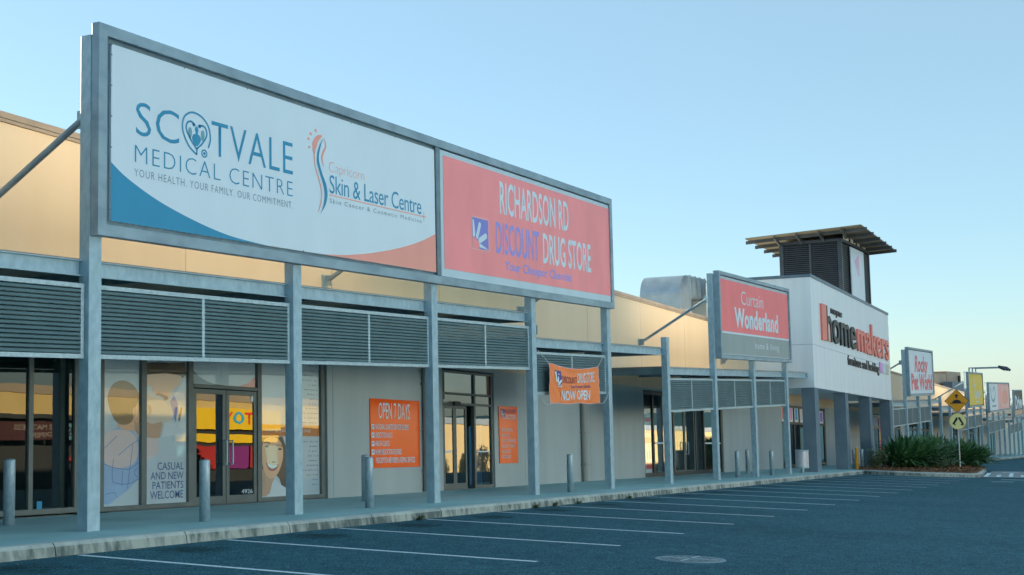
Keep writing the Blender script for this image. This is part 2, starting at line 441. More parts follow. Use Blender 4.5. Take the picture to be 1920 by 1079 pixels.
# raised crossing
M_TABLE = mat('crossing_paving', (.20, .25, .26), .8, 0, (.26, .31, .32), 3, (1, 1, 1), 6)
cr = MB()
def table_z(x, y): return road(x, y) + .02
pts = [(48.0, -6.25), (50.0, -6.2), (60.5, -5.3), (64.0, -9.0), (62, -16), (56.5, -16), (54.3, -14)]
cr.add([(x, y, table_z(x, y)) for x, y in pts], [tuple(range(len(pts)))])
build('pedestrian_crossing', cr, M_TABLE, kind='structure')
blk = []
for kx in range(12):
    ox, oy = .47 * kx, -.49 * kx
    L = 7.4 if kx % 2 == 0 else 3.5
    a = (48.66 + ox, -6.2 + oy)
    blk.append([a, (a[0] + .24, a[1] - .17), (a[0] + .24 + L, a[1] - .17 + L * .085), (a[0] + L, a[1] + L * .085)])
blk.append([(48.1, -6.2), (48.4, -6.2), (52.3, -11.1), (52.0, -11.1)])
blk.append([(58.24, -6.1), (59.0, -6.0), (60.1, -6.7), (59.38, -6.75)])
mb = MB()
for q in blk: mb.add([(x, y, table_z(x, y) + .012) for x, y in q], [tuple(range(4))])
build('crossing_markings', mb, M_MARK, kind='structure')

# planted island
isl = curve([(47.75, -1.08), (46.7, -3.2), (47.35, -5.3), (48.2, -6.1), (52.5, -5.8), (57.5, -5.3), (62.0, -4.8), (65.0, -3.4), (65.8, -1.08)], 4)
k = MB()
for a, b in zip(isl[:-1], isl[1:]): kerb_run(k, a, b, h=.17, w=.2, left=True)
build('island_kerb', k, M_KERB, kind='structure')
def mulch_mat():
    m = bpy.data.materials.new('bark_mulch'); m.use_nodes = True; nt = m.node_tree; b = nt.nodes['Principled BSDF']; b.inputs['Roughness'].default_value = .9
    geo = nt.nodes.new('ShaderNodeNewGeometry')
    v = nt.nodes.new('ShaderNodeTexVoronoi'); v.inputs['Scale'].default_value = 9; nt.links.new(geo.outputs['Position'], v.inputs['Vector'])
    cr = nt.nodes.new('ShaderNodeValToRGB'); e = cr.color_ramp.elements; e[0].color = (.06, .028, .014, 1); e[1].color = (.30, .14, .055, 1); e[0].position = .1; e[1].position = .9
    sp = nt.nodes.new('ShaderNodeSeparateColor'); nt.links.new(v.outputs['Color'], sp.inputs[0]); nt.links.new(sp.outputs[0], cr.inputs[0]); nt.links.new(cr.outputs[0], b.inputs['Base Color'])
    return m
M_MULCH = mulch_mat()
mu = MB(); cx, cy = 56.0, -2.6
inner = [(cx + (x - cx) * .965, cy + (y - cy) * .95) for x, y in isl] + [(64.5, -.6), (58, .2), (50, -.2)]
rings = [1.0, .9, .75, .5, .25]
for t in rings:
    for x, y in inner:
        X, Y = cx + (x - cx) * t, cy + (y - cy) * t
        mu.v.append((X, Y, road(X, Y) + .16 + .14 * (1 - t) ** .5 + random.uniform(-.02, .03)))
n = len(inner)
for r in range(len(rings) - 1):
    for i in range(n): mu.f.append((r * n + i, r * n + (i + 1) % n, (r + 1) * n + (i + 1) % n, (r + 1) * n + i))
mu.f.append(tuple(range((len(rings) - 1) * n, len(rings) * n)))
build('mulch_bed', mu, M_MULCH, kind='structure')
ch = MB()
for i in range(2600):
    t = math.sqrt(random.random()); x, y = random.choice(inner); X, Y = cx + (x - cx) * t + random.uniform(-.5, .5), cy + (y - cy) * t + random.uniform(-.3, .3)
    if Y < -5.7 or X < 47.6: continue
    z = road(X, Y) + .18 + .14 * (1 - t) ** .5; a = random.uniform(0, 6.3); L = random.uniform(.04, .13); w = random.uniform(.015, .04)
    dx, dy = math.cos(a), math.sin(a); up_ = random.uniform(.0, .06)
    ch.add([(X - dx * L - dy * w, Y - dy * L + dx * w, z), (X - dx * L + dy * w, Y - dy * L - dx * w, z), (X + dx * L + dy * w, Y + dy * L - dx * w, z + up_), (X + dx * L - dy * w, Y + dy * L + dx * w, z + up_ + .015)], [(0, 1, 2, 3)])
build('mulch_chips', ch, M_MULCH, kind='stuff')['label'] = 'loose brown bark chips over the planted island'

# ------------------------------------------------------------------ the row of shops
def ptop(x): return 6.42 - 0.0427 * x - 0.16        # underside of the parapet capping
OPEN_A = [(-3.0, 2.72), (3.07, 9.78), (14.85, 17.67), (29.15, 38.4), (47.9, 53.4), (55.75, 57.15)]
OPEN_B = [(70.6, 80.5), (84.0, 95.0), (106.0, 112.5), (117.5, 126.5), (133, 140)]
HEAD = 3.12
def shop_row(name, label, xa, xb, opens):
    b = thing(name, label, 'building', ((xa + xb) / 2, WY, foot((xa + xb) / 2, WY)))
    lower, upper, cap = MB(), MB(), MB()
    segs = []; x = xa
    for o in opens: segs.append((x, o[0])); x = o[1]
    segs.append((x, xb))
    seams = [.45 + 4.775 * i for i in range(-9, 37)]
    def cut(a, c):
        e = [a] + [s for s in seams if a + .15 < s < c - .15] + [c]
        return list(zip(e[:-1], e[1:]))
    for a, c in segs:
        for p, q in cut(a, c): lower.box(p + .006, q - .006, WY, WY + .18, -.3, 3.2, G)
    for o in opens: lower.box(o[0], o[1], WY + .002, WY + .18, HEAD, 3.198, G)
    for p, q in cut(xa, xb):
        v = []
        for (X, y) in ((p + .006, WY), (q - .006, WY), (q - .006, WY + .18), (p + .006, WY + .18)):
            v.append((X, y, 3.2 - G * X)); 
        for (X, y) in ((p + .006, WY), (q - .006, WY), (q - .006, WY + .18), (p + .006, WY + .18)):
            v.append((X, y, ptop(X) + .03))
        upper.add(v, [(3, 2, 1, 0), (4, 5, 6, 7), (0, 1, 5, 4), (1, 2, 6, 5), (2, 3, 7, 6), (3, 0, 4, 7)])
    def sheared(mb, y0, y1, d0, d1, a=xa, c=xb):
        v = [(X, y, ptop(X) + d) for d in (d0, d1) for y in (y0, y1) for X in (a, c)]
        mb.add(v, [(0, 2, 3, 1), (4, 5, 7, 6), (0, 1, 5, 4), (2, 6, 7, 3), (0, 4, 6, 2), (1, 3, 7, 5)])
    for i in range(int((xb - xa) / 6.1) + 1):
        a = xa + i * 6.1; c = min(xb, a + 6.094)
        sheared(cap, WY - .035, WY + .22, 0.0, .055, a, c)
        sheared(cap, WY - .05, WY + .24, .06, .16, a, c)
    build('wall', lower, M_GREYW, b); build('upper_wall', upper, M_CREAM, b); build('parapet_capping', cap, M_CAP, b)
    rf = MB(); sheared(rf, WY + .26, 42, -.9, -.75)
    build('roof', rf, M_ROOFU, b)
    bk = MB(); bk.box(xa, xb, 41, 41.2, -.3, 5.0, G); bk.box(xa, xa + .2, WY + .3, 41, -.3, 5.3, G); bk.box(xb - .2, xb, WY + .3, 41, -.3, 5.3, G)
    build('rear_wall', bk, M_GREYW, b)
    for o in opens:
        it = MB(); a, c = o[0] - .6, o[1] + .6
        it.box(a, c, 8.2, 8.35, -.1, 3.3, G); it.box(a - .1, a, WY + .2, 8.2, -.1, 3.3, G); it.box(c, c + .1, WY + .2, 8.2, -.1, 3.3, G); it.box(a, c, WY + .2, 8.2, 3.3, 3.4, G)
        build('interior_wall', it, M_INT, b)
        build('interior_floor', MB().box(o[0] - .6, o[1] + .6, WY + .02, 8.2, -.1, .065, G), M_INTF, b)
    return b
row = shop_row('shop_building', 'long low cream and grey shop building behind the louvred canopy, left of the white store', -38, 60.9, OPEN_A)
row2 = shop_row('shop_building', 'far cream and grey shop building continuing right of the white furniture store', 60.92, 168, OPEN_B)

def bars(mb, xs, h0, h1, w, y0=WY + .03, y1=WY + .13):
    for x in xs: mb.box(x - w / 2, x + w / 2, y0, y1, h0, h1, G)
    return mb
def rails(mb, x0, x1, hs, w, y0=WY + .032, y1=WY + .128):
    for h in hs: mb.box(x0, x1, y0, y1, h - w / 2, h + w / 2, G)
    return mb
def window(x0, x1, mull, frame_m, glass_m, parent, h0=.1, h1=HEAD, rail=(), w=.09, label=None, name='shop_window'):
    mb = MB(); xs = [x0 + w / 2] + list(mull) + [x1 - w / 2]
    bars(mb, xs, h0, h1, w); rails(mb, x0 + w, x1 - w, [h0 + w / 2, h1 - w / 2] + list(rail), w)
    fr = build(name, mb, frame_m, parent, bevel=.006)
    if label: fr['label'] = label
    for a, b in zip(xs[:-1], xs[1:]):
        pm = MB(); pm.box(a + w / 2 - .005, b - w / 2 + .005, WY + .072, None, h0 + w - .005, h1 - w + .005, G)
        build('pane', pm, glass_m, fr)
    return fr
def door_leaf(x0, x1, h0, h1, parent, frame_m, glass_m, handle_x=None, st=.09):
    mb = MB(); mb.box(x0, x0 + st, WY + .05, WY + .11, h0, h1, G); mb.box(x1 - st, x1, WY + .05, WY + .11, h0, h1, G)
    mb.box(x0 + st, x1 - st, WY + .052, WY + .108, h0, h0 + .16, G); mb.box(x0 + st, x1 - st, WY + .052, WY + .108, h1 - st, h1, G)
    d = build('door', mb, frame_m, parent, bevel=.006)
    build('pane', MB().box(x0 + st - .005, x1 - st + .005, WY + .072, None, h0 + .155, h1 - st + .005, G), glass_m, d)
    if handle_x:
        hb = MB(); hz = 1.05 - G * handle_x
        hb.path([(handle_x, WY + .05, hz - .22), (handle_x, WY - .04, hz - .22), (handle_x, WY - .04, hz + .22), (handle_x, WY + .05, hz + .22)], .016, 8)
        build('handle', hb, M_GALVF, d)
    return d

# empty shop window at the far left
w0 = window(-2.9, 2.62, [-.9, 1.6], M_FRAME, M_GLASSD, row, .09, 3.05)
sk = MB().box(1.75, 1.86, WY + .055, WY + .058, .16, .30, G); stc = build('sticker', sk, M_BLUE, w0); stc['label'] = 'small blue square sticker at the foot of the pane'

# medical centre shopfront
PO = WY + .095   # posters sit just behind the glass
med = MB()
bars(med, [3.135, 4.175, 5.42, 7.48, 9.68], .07, 3.05, .13)
rails(med, 3.07, 5.4, [.11, 3.02], .08); rails(med, 7.55, 9.7, [.11, 3.02], .08); rails(med, 5.49, 7.41, [2.30, 3.02], .07)
med = build('shop_window', med, M_FRAME, row, bevel=.006)
med['label'] = 'medical centre shopfront with printed people on the glass'
for a, b, h0, h1 in ((3.2, 4.11, .15, 2.98), (4.24, 5.355, .15, 2.98), (5.485, 7.415, 2.335, 2.98), (7.545, 9.615, .15, 2.98)):
    build('pane', MB().box(a - .005, b + .005, WY + .072, None, h0, h1, G), M_GLASS, med)
door_leaf(5.5, 6.44, .07, 2.25, row, M_FRAME, M_GLASSD, 6.36)
door_leaf(6.46, 7.40, .07, 2.25, row, M_FRAME, M_GLASSD, 6.54)
M_PBACK = flat('poster_ground', (.80, .84, .88), .5, .03)
M_PPALE = flat('poster_pale_skin', (.90, .83, .78), .5)
M_SKIN = flat('poster_skin', (.96, .76, .62), .5, .06)
M_SKIN2 = flat('poster_skin_shade', (.84, .68, .58), .5, .08)
M_HAIR = flat('poster_hair', (.62, .50, .37), .5, .25)
M_DHAIR = flat('poster_dark_hair', (.40, .31, .24), .5, .3)
M_SHIRT = flat('poster_shirt', (.66, .76, .90), .5, .08)
M_SHIRTP = flat('poster_shirt_pink', (.90, .82, .82), .5, .05)
M_PLAID = flat('poster_plaid', (.48, .56, .80), .5)
M_COAT = flat('poster_coat', (.88, .90, .93), .5, .03)
M_TXT = flat('poster_text', (.28, .40, .62), .5)
M_BAND = flat('poster_band', (.84, .50, .22), .5)
M_LIP = flat('poster_lip', (.72, .36, .34), .5)
M_EYE = flat('poster_eye', (.20, .20, .20), .5)
def pposter(name, x0, x1, h0, h1, m=M_PBACK):
    return build(name, MB().box(x0, x1, PO, PO + .003, h0, h1, G), m, med)
def pp(layer, pts, m, par, nm, cr=True, k=4):
    return build(nm, MB().prism(curve(pts, k, True) if cr else pts, 'y', PO - .0016 * layer - .001, PO - .0016 * layer, G), m, par)
pb = pposter('window_poster', 3.2, 4.11, .15, 2.98); pb['label'] = 'poster of a small boy seen from behind in a plaid shirt'
sh_ = [(3.21, 1.38), (3.59, 1.5), (3.98, 1.43), (4.108, 1.26), (4.108, .61), (3.85, .42), (3.35, .17), (3.22, .2), (3.205, .63)]
def in_med(o): o.parent = med; return o
pp(1, sh_, M_SHIRT, med, 'printed_shirt', False)
pp(2, [(3.25, 1.36), (3.59, 1.46), (3.98, 1.38), (4.09, 1.1), (3.95, .86), (3.5, .8), (3.25, .95)], M_SHIRTP, med, 'printed_shirt_light')
pm = MB()
for a in ([(3.26, 1.14), (3.56, 1.35)], [(3.27, .87), (3.55, .80), (3.87, .78), (4.1, .90)], [(3.48, .95), (3.45, .75), (3.46, .6), (3.5, .55), (3.8, .52), (4.10, .60)], [(3.95, 1.21), (3.88, .8), (3.82, .43)], [(3.6, 1.02), (3.9, 1.2), (4.09, 1.28)], [(4.05, .8), (3.99, .71), (4.08, .62)], [(3.3, .36), (3.5, .38), (3.56, .30)], [(3.7, .75), (3.68, .48)]):
    ribbon(pm, curve(a, 5), .011, PO - .0056, G, .001)
build('printed_plaid', pm, M_PLAID, med)
pp(3, [(3.59, 1.6), (3.93, 1.63), (3.98, 1.45), (3.81, 1.44), (3.59, 1.5)], M_SKIN, med, 'printed_neck', False)
pp(3, [(3.95, 1.85), (4.06, 1.97), (4.108, 1.9), (4.108, 1.48), (3.98, 1.45), (3.93, 1.62)], M_SKIN, med, 'printed_cheek', False)
pp(5, [(3.34, 2.01), (3.39, 2.16), (3.53, 2.28), (3.74, 2.31), (3.94, 2.25), (4.08, 2.12), (4.1, 2.02), (4.05, 1.92), (3.98, 1.8), (3.93, 1.62), (3.78, 1.55), (3.59, 1.57), (3.46, 1.69), (3.37, 1.85)], M_HAIR, med, 'printed_hair')
pp(6, [(3.94, 1.82), (4.01, 1.85), (4.03, 1.75), (3.96, 1.67)], M_SKIN2, med, 'printed_ear')
pp(7, [(3.97, 1.62), (4.108, 1.57), (4.108, 1.36), (4.0, 1.44)], M_SKIN2, med, 'printed_hand', False)
pp(1, [(3.205, .6), (3.26, .6), (3.25, .42), (3.205, .35)], M_SKIN2, med, 'printed_arm', False)
pb = pposter('window_poster', 4.24, 5.355, .15, 2.98); pb['label'] = 'poster of a doctor leaning to a child, with four lines of text'
pp(1, [(4.25, 2.66), (5.32, 2.72), (5.35, 2.5), (5.25, 2.43), (4.8, 2.5), (4.25, 2.38)], M_DHAIR, med, 'printed_hair', False)
pp(2, [(4.25, 2.44), (4.8, 2.5), (5.22, 2.47), (5.17, 2.3), (4.98, 2.2), (4.86, 2.06), (4.78, 2.0), (4.7, 2.09), (4.6, 2.08), (4.45, 2.14), (4.43, 2.25), (4.25, 2.24)], M_SKIN, med, 'printed_face', False)
pp(3, [(4.52, 2.1), (4.62, 2.08), (4.72, 2.05), (4.78, 1.99), (4.86, 2.05), (4.74, 2.10), (4.6, 2.13)], M_HAIR, med, 'printed_moustache')
pp(1, [(4.25, 2.05), (4.4, 2.08), (4.7, 2.0), (4.87, 1.9), (4.95, 1.64), (4.58, 1.6), (4.25, 1.58)], M_PPALE, med, 'printed_child', True)
pp(2, [(4.87, 1.99), (5.02, 2.12), (5.22, 2.3), (5.35, 2.47), (5.35, 1.29), (4.95, 1.37), (4.69, 1.34), (4.76, 1.6), (5.06, 1.66)], M_COAT, med, 'printed_coat', False)
pp(3, [(4.9, 1.98), (5.02, 2.1), (5.12, 1.95), (5.06, 1.6), (5.0, 1.75)], M_PLAID, med, 'printed_tie', False)
pp(3, [(5.12, 1.66), (5.2, 1.9), (5.24, 1.88), (5.17, 1.62)], M_HAIR, med, 'printed_strap', False)
pp(4, [(4.25, 1.6), (4.45, 1.57), (4.69, 1.61), (4.66, 1.42), (4.6, 1.32), (4.25, 1.36)], M_SKIN2, med, 'printed_hand')
pp(1, [(4.25, 1.45), (4.6, 1.34), (4.6, 1.05), (4.32, .92), (4.25, .8)], M_SHIRTP, med, 'printed_sleeve', False)
pp(2, [(4.33, 1.9), (4.40, 1.88), (4.42, 1.78), (4.36, 1.74)], M_SKIN2, med, 'printed_ear')
for s, bx in (('CASUAL', (4.58, 5.28, .75, .88)), ('AND NEW', (4.40, 5.275, .58, .71)), ('PATIENTS', (4.45, 5.27, .41, .54)), ('WELCOME', (4.39, 5.265, .235, .37))):
    text(s, bx, PO - .004, M_TXT, med, 'poster_lettering', .004, sh=G)
pb = pposter('window_poster', 7.545, 9.615, .15, 2.98); pb['label'] = 'poster of a smiling woman under an orange band'
pp(1, [(7.545, 1.37), (7.545, 1.61), (9.615, 1.61), (9.615, 1.38)], M_BAND, med, 'orange_band', False)
text('COSMETIC MEDICINE', (7.6, 9.3, 1.46, 1.52), PO - .004, M_COAT, med, 'poster_lettering', sh=G)
pp(1, [(7.55, 1.35), (8.3, 1.365), (8.42, 1.15), (8.45, .6), (8.42, .3), (8.3, .28), (8.2, .5), (8.06, .6), (7.6, .6), (7.55, .8)], M_DHAIR, med, 'printed_hair', False)
pp(2, [(7.555, .75), (7.65, .71), (8.02, .56), (7.97, .41), (7.88, .23), (7.71, .16), (7.555, .19)], M_SKIN2, med, 'printed_neck', False)
pp(3, [(7.61, 1.14), (7.7, 1.30), (7.89, 1.35), (8.14, 1.32), (8.29, 1.19), (8.32, 1.0), (8.28, .84), (8.15, .63), (7.95, .52), (7.78, .56), (7.65, .74), (7.59, .98)], M_SKIN, med, 'printed_face')
pp(3, [(7.95, .44), (8.06, .5), (8.25, .38), (8.45, .3), (8.45, .16), (7.71, .16), (7.86, .22)], M_COAT, med, 'printed_coat', False)
pp(4, [(7.74, .84), (7.85, .80), (7.98, .785), (8.16, .80), (8.08, .70), (7.94, .67), (7.82, .71)], M_LIP, med, 'printed_mouth')
pp(5, [(7.78, .82), (7.89, .79), (8.0, .78), (8.12, .79), (8.03, .73), (7.91, .715)], M_COAT, med, 'printed_teeth')
pm = MB()
for cxx, cz in ((7.77, 1.165), (8.205, 1.11)): pm.prism(ellipse(cxx, cz, .06, .022), 'y', PO - .009, PO - .008, G)
for a in ([(7.68, 1.23), (7.78, 1.255), (7.88, 1.22)], [(8.09, 1.18), (8.21, 1.195), (8.31, 1.16)], [(7.93, .86), (7.99, .84), (8.05, .86)]): ribbon(pm, curve(a, 5), .016, PO - .008, G, .001)
build('printed_eye', pm, M_EYE, med)
pm = MB(); rnd = random.Random(3)
for i in range(26):
    h = 2.85 - i * .1
    if 1.3 < h < 1.65: continue
    L = rnd.uniform(.2, .62); c0 = 9.56 - L
    [pm.box(c0 + w0_, min(9.56, c0 + w0_ + rnd.uniform(.04, .10)), PO - .005, PO - .004, h, h + .026, G) for w0_ in [.11 * q for q in range(int(L / .11) + 1)]]
build('printed_small_text', pm, flat('small_text', (.58, .65, .74)), med)
arc = [(5.5, 2.98), (5.5, 2.66)] + curve([(5.57, 2.58), (5.76, 2.46), (6.07, 2.37), (6.5, 2.34)], 4) + curve([(6.63, 2.34), (7.04, 2.4), (7.4, 2.58)], 4) + [(7.41, 2.98)]
arcp = build('transom_print', MB().box(5.49, 7.41, PO, PO + .003, 2.34, 2.98, G), M_PBACK, med)
pp(1, curve([(5.5, 2.62), (5.76, 2.46), (6.07, 2.37), (6.5, 2.34)], 4) + [(5.5, 2.34)], M_SLATE, med, 'transom_arc', False)
pp(1, [(7.2, 2.42), (7.41, 2.56), (7.41, 2.34), (6.9, 2.34)], M_CORAL, med, 'transom_corner', False)
text('4926', (6.93, 7.28, .25, .33), WY + .066, M_PALE, med, 'door_lettering', sh=G)
build('door_notice', MB().box(7.24, 7.38, WY + .066, WY + .068, 2.05, 2.2, G).box(5.5, 5.6, WY + .066, WY + .068, 1.58, 1.82, G), M_PALE, med)

# chemist shopfront
che = MB()
bars(che, [14.9, 16.63, 17.62], .06, 3.1, .09); bars(che, [14.9 + .1], 2.35, 3.08, .05)
rails(che, 14.95, 17.58, [3.06, 2.50, 2.24], .06); rails(che, 16.68, 17.58, [.1], .08)
che = build('shop_window', che, M_FRAME, row, bevel=.006)
che['label'] = 'chemist shopfront with sliding doors between the orange wall posters'
for a, b, h0, h1 in ((14.97, 16.58, 2.53, 3.03), (14.97, 16.58, 2.27, 2.47), (16.67, 17.58, 2.53, 3.03), (16.67, 17.58, 2.27, 2.47), (16.67, 17.58, .14, 2.21)):
    build('pane', MB().box(a, b, WY + .072, None, h0, h1, G), M_GLASSD if h1 < 2.5 else M_GLASS, che)
build('transom_blind', MB().box(14.97, 16.58, PO, PO + .004, 2.53, 3.03, G).box(16.67, 17.40, PO, PO + .004, 2.53, 3.03, G), flat('blind_cream', (.82, .80, .76), .6), che)
build('transom_stripe', MB().box(14.95, 15.04, WY + .064, WY + .067, 2.53, 3.03, G).box(17.42, 17.57, WY + .064, WY + .067, 2.53, 3.03, G), flat('stripe_rust', (.55, .16, .06)), che)
build('glass_sticker_row', MB().box(15.05, 15.4, WY + .064, WY + .066, 1.0, 1.05, G).box(16.75, 17.5, WY + .064, WY + .066, 1.0, 1.03, G), M_PALE, che)
build('door_sensor', MB().box(15.45, 15.75, WY - .03, WY + .03, 2.2, 2.3, G), M_BLACK, che)
door_leaf(14.96, 15.56, .06, 2.2, row, M_FRAME, M_GLASSD, None, .08)
door_leaf(15.57, 16.20, .06, 2.2, row, M_FRAME, M_GLASSD, None, .08)
ds = thing('display_stand', 'purple and white stock stand inside the chemist doors', 'display stand', (16.0, 4.2, foot(16, 4.2) + .01))
dz = -G * 16 + .075
build('carton', MB().box(15.65, 16.45, 4.0, 4.5, dz, dz + .36), M_PURPLE, ds); build('carton', MB().box(15.62, 16.3, 4.05, 4.5, dz + .365, dz + .56), M_PURPLE, ds)
sh = MB(); sh.box(15.6, 16.5, 4.3, 4.6, dz + .57, dz + 1.9)
build('shelf_back', sh, M_PALE, ds)
rb = MB(); rnd = random.Random(5)
for i in range(9):
    for j in range(6): rb.box(15.62 + .145 * j, 15.74 + .145 * j, 4.2, 4.3, dz + .6 + .145 * i, dz + .6 + .145 * i + rnd.uniform(.06, .12))
build('packets', rb, M_LRED, ds)
ps = thing('poster_stand', 'blue poster board inside the glass beside the chemist doors', 'poster', (17.2, 3.1, foot(17.2, 3.1)))
build('board', MB().box(16.82, 17.42, 3.05, 3.08, -.54, .95), flat('board_blue', (.16, .45, .72)), ps)
build('border', MB().box(16.78, 16.82, 3.045, 3.085, -.56, .97).box(17.42, 17.46, 3.045, 3.085, -.56, .97).box(16.78, 17.46, 3.044, 3.086, -.60, -.56).box(16.78, 17.46, 3.044, 3.086, .97, 1.0), M_TEAL, ps)

# curtain shopfront
cu = window(29.15, 38.35, [30.2, 32.35, 34.95, 36.0], M_DARKF, M_GLASS, row, .07, 3.1, (), .13, 'curtain shop glazing with a red and white banner inside the first pane')
pst = build('window_poster', MB().box(29.32, 30.1, PO, PO + .004, .15, 2.3, G), M_PWHITE, cu)
build('poster_band', MB().box(29.5, 30.1, PO - .004, PO - .001, .35, .55, G).box(29.45, 30.1, PO - .004, PO - .001, 1.25, 1.45, G).box(29.5, 30.05, PO - .004, PO - .001, 2.0, 2.15, G), flat('band_red', (.85, .15, .15)), cu)
build('poster_motif', MB().box(29.62, 29.72, PO - .004, PO - .001, .7, .95, G).box(29.85, 29.98, PO - .004, PO - .001, .7, .98, G).box(29.55, 30.0, PO - .004, PO - .001, 1.6, 1.9, G), flat('motif_grey', (.62, .6, .7)), cu)
build('glass_sticker_row', MB().box(30.4, 32.2, WY + .064, WY + .066, 1.22, 1.28, G).box(36.15, 38.2, WY + .064, WY + .066, 1.22, 1.28, G), M_PALE, cu)
door_leaf(32.45, 33.62, .07, 2.6, row, M_FRAME, M_GLASSD, 33.5, .08)
door_leaf(33.66, 34.85, .07, 2.6, row, M_FRAME, M_GLASSD, 33.8, .08)

# glazing behind the piers of the white store
hg = window(47.95, 53.35, [49.3, 50.5, 51.6, 52.6], M_DARKF, M_GLASS, row, .12, 3.12, (2.25,), .12, 'glazing behind the white store piers with framed coloured squares')
for a, b, c in ((48.1, 49.2, M_LRED), (49.42, 50.38, flat('square_pink', (.98, .68, .84))), (50.62, 51.48, flat('square_blue', (.25, .74, .94))), (51.72, 52.4, flat('square_peach', (.97, .88, .84)))):
    fr_ = build('coloured_square', MB().box(a, b, WY + .064, WY + .067, 2.3, 3.08, G), flat('square_white', (.97, .97, .97)), hg)
    build('square_centre', MB().box(a + .18, b - .18, WY + .059, WY + .062, 2.42, 2.98, G), c, hg)
hw = window(55.8, 57.1, [], M_DARKF, M_GLASS, row, .12, 3.1, (2.25,), .12, 'narrow window with a violet square above, between white store piers')
build('coloured_square', MB().box(55.95, 57.0, WY + .064, WY + .067, 2.32, 3.02, G), flat('square_white', (.97, .97, .97)), hw)
build('square_centre', MB().box(56.2, 56.75, WY + .059, WY + .062, 2.42, 2.92, G), flat('square_violet', (.70, .50, .88)), hw)
for a, b, mu_ in ((70.7, 80.4, [72.6, 74.4, 77, 78.6]), (84.1, 94.9, [86, 88.5, 91, 93]), (106.1, 112.4, [108, 110]), (117.6, 126.4, [119.5, 122, 124]), (133.1, 139.9, [135, 137.5])):
    ww = window(a, b, mu_, M_DARKF, M_GLASS if a < 71 else M_GLASSD, row2, .08, 3.1, (2.3,), .14)
    if a < 71:
        build('window_poster', MB().box(70.85, 72.5, WY + .064, WY + .067, 2.35, 3.05, G), flat('poster_sky', (.55, .74, .92)), ww)
        build('window_poster', MB().box(72.75, 74.3, WY + .064, WY + .067, .9, 2.9, G), flat('poster_scarlet', (.98, .30, .25)), ww)
        build('window_poster', MB().box(72.75, 74.3, WY + .059, WY + .062, 1.5, 2.0, G), flat('poster_gold', (.92, .70, .25)), ww)
        build('window_poster', MB().box(72.75, 74.3, WY + .059, WY + .062, .95, 1.35, G), flat('poster_rose', (.9, .45, .6)), ww)

# downpipes, wall signs
def downpipe(x, label):
    mb = MB(); z0 = foot(x, WY)
    mb.tube((x, WY - .10, z0 + .02), (x, WY - .10, z0 + 3.3), .10, 14); 
    for h in (.5, 1.5, 2.6): mb.box(x - .115, x + .115, WY - .205, WY - .0, z0 + h, z0 + h + .04)
    return tag(build('downpipe', mb, M_PIPE, loc=(x, WY - .1, z0)), label, 'downpipe', 'round downpipes on the grey wall')
downpipe(13.88, 'round grey downpipe just left of the chemist doors')
downpipe(23.60, 'round grey downpipe on the bare wall below the orange cloth banner')
def logo(x0, x1, z0, z1, Y, parent, sh, ground=M_PURPLE, cap_m=M_PWHITE, border=None):
    """four capsules fanning out of one corner of a square"""
    w, h = x1 - x0, z1 - z0
    if border: build('logo_border', MB().box(x0 - .03, x1 + .03, Y, Y + .003, z0 - .03, z1 + .03, sh), border, parent)
    build('logo_square', MB().box(x0, x1, Y - .003, Y - .001, z0, z1, sh), ground, parent)
    mb = MB()
    def P(u, v): return (x0 + u * w, z0 + v * h)
    mb.prism([P(.02, .95), P(.1, .9), P(.17, .5), P(.16, .4), P(.08, .35), P(.02, .4)], 'y', Y - .006, Y - .004, sh)
    def capsule(u0, v0, u1, v1, r):
        a, b = Vector((u0 * w, v0 * h)), Vector((u1 * w, v1 * h)); d = (b - a).normalized(); ang = math.atan2(d.y, d.x); rr = r * w
        pts = [(x0 + b.x + rr * math.cos(ang + t), z0 + b.y + rr * math.sin(ang + t)) for t in [-math.pi / 2 + math.pi * i / 8 for i in range(9)]]
        pts += [(x0 + a.x + rr * math.cos(ang + t), z0 + a.y + rr * math.sin(ang + t)) for t in [math.pi / 2 + math.pi * i / 8 for i in range(9)]]
        mb.prism(pts, 'y', Y - .006, Y - .004, sh)
    capsule(.29, .40, .46, .80, .075); capsule(.45, .28, .82, .46, .085)
    mb.prism([P(.42, .18), P(.5, .17), P(.98, .03), P(.98, .02), P(.42, .06)], 'y', Y - .006, Y - .004, sh)
    build('logo_capsules', mb, cap_m, parent)
    build('logo_corner', MB().prism([P(0, 0), P(.4, 0), P(.4, .2), P(.25, .32), P(0, .36)], 'y', Y - .006, Y - .004, sh), MATS['poster_orange'] if border is None else M_RED, parent)
wp = thing('wall_poster', 'large orange OPEN 7 DAYS board on the grey wall left of the chemist doors', 'sign', (12.55, WY, foot(12.55, WY)), 'orange boards on the grey wall')
build('board', MB().box(11.46, 13.66, WY - .03, WY - .002, .67, 2.25, G), M_ORANGE, wp, bevel=.003)
YB = WY - .033
text('OPEN 7 DAYS', (11.80, 13.20, 1.80, 2.16), YB, M_PALE, wp, bold=.004, sh=G)
for i, (s, x1) in enumerate((('NATIONAL DIABETES SERVICES SCHEME', 13.12), ('MEDICATION PACKS', 12.38), ('HEALTH CLINICS', 12.25), ('HOME MEDICATION DELIVERIES', 12.80), ('PRESCRIPTION REMINDER & KEEPING SERVICES', 13.40))):
    h = 1.55 - .192 * i
    text(s, (11.66, x1, h, h + .12), YB, M_PALE, wp, bold=.016, sh=G)
    if i < 4:
        build('tick_box', MB().box(11.50, 11.61, YB, YB + .002, h, h + .115, G), M_PWHITE, wp)
        build('tick', MB().prism([(11.515, h + .08), (11.54, h + .03), (11.60, h + .11), (11.545, h + .07)], 'y', YB - .004, YB - .002, G), M_PURPLE, wp)
wp = thing('wall_poster', 'narrow tall orange board on the grey wall right of the chemist doors', 'sign', (18.48, WY, foot(18.48, WY)), 'orange boards on the grey wall')
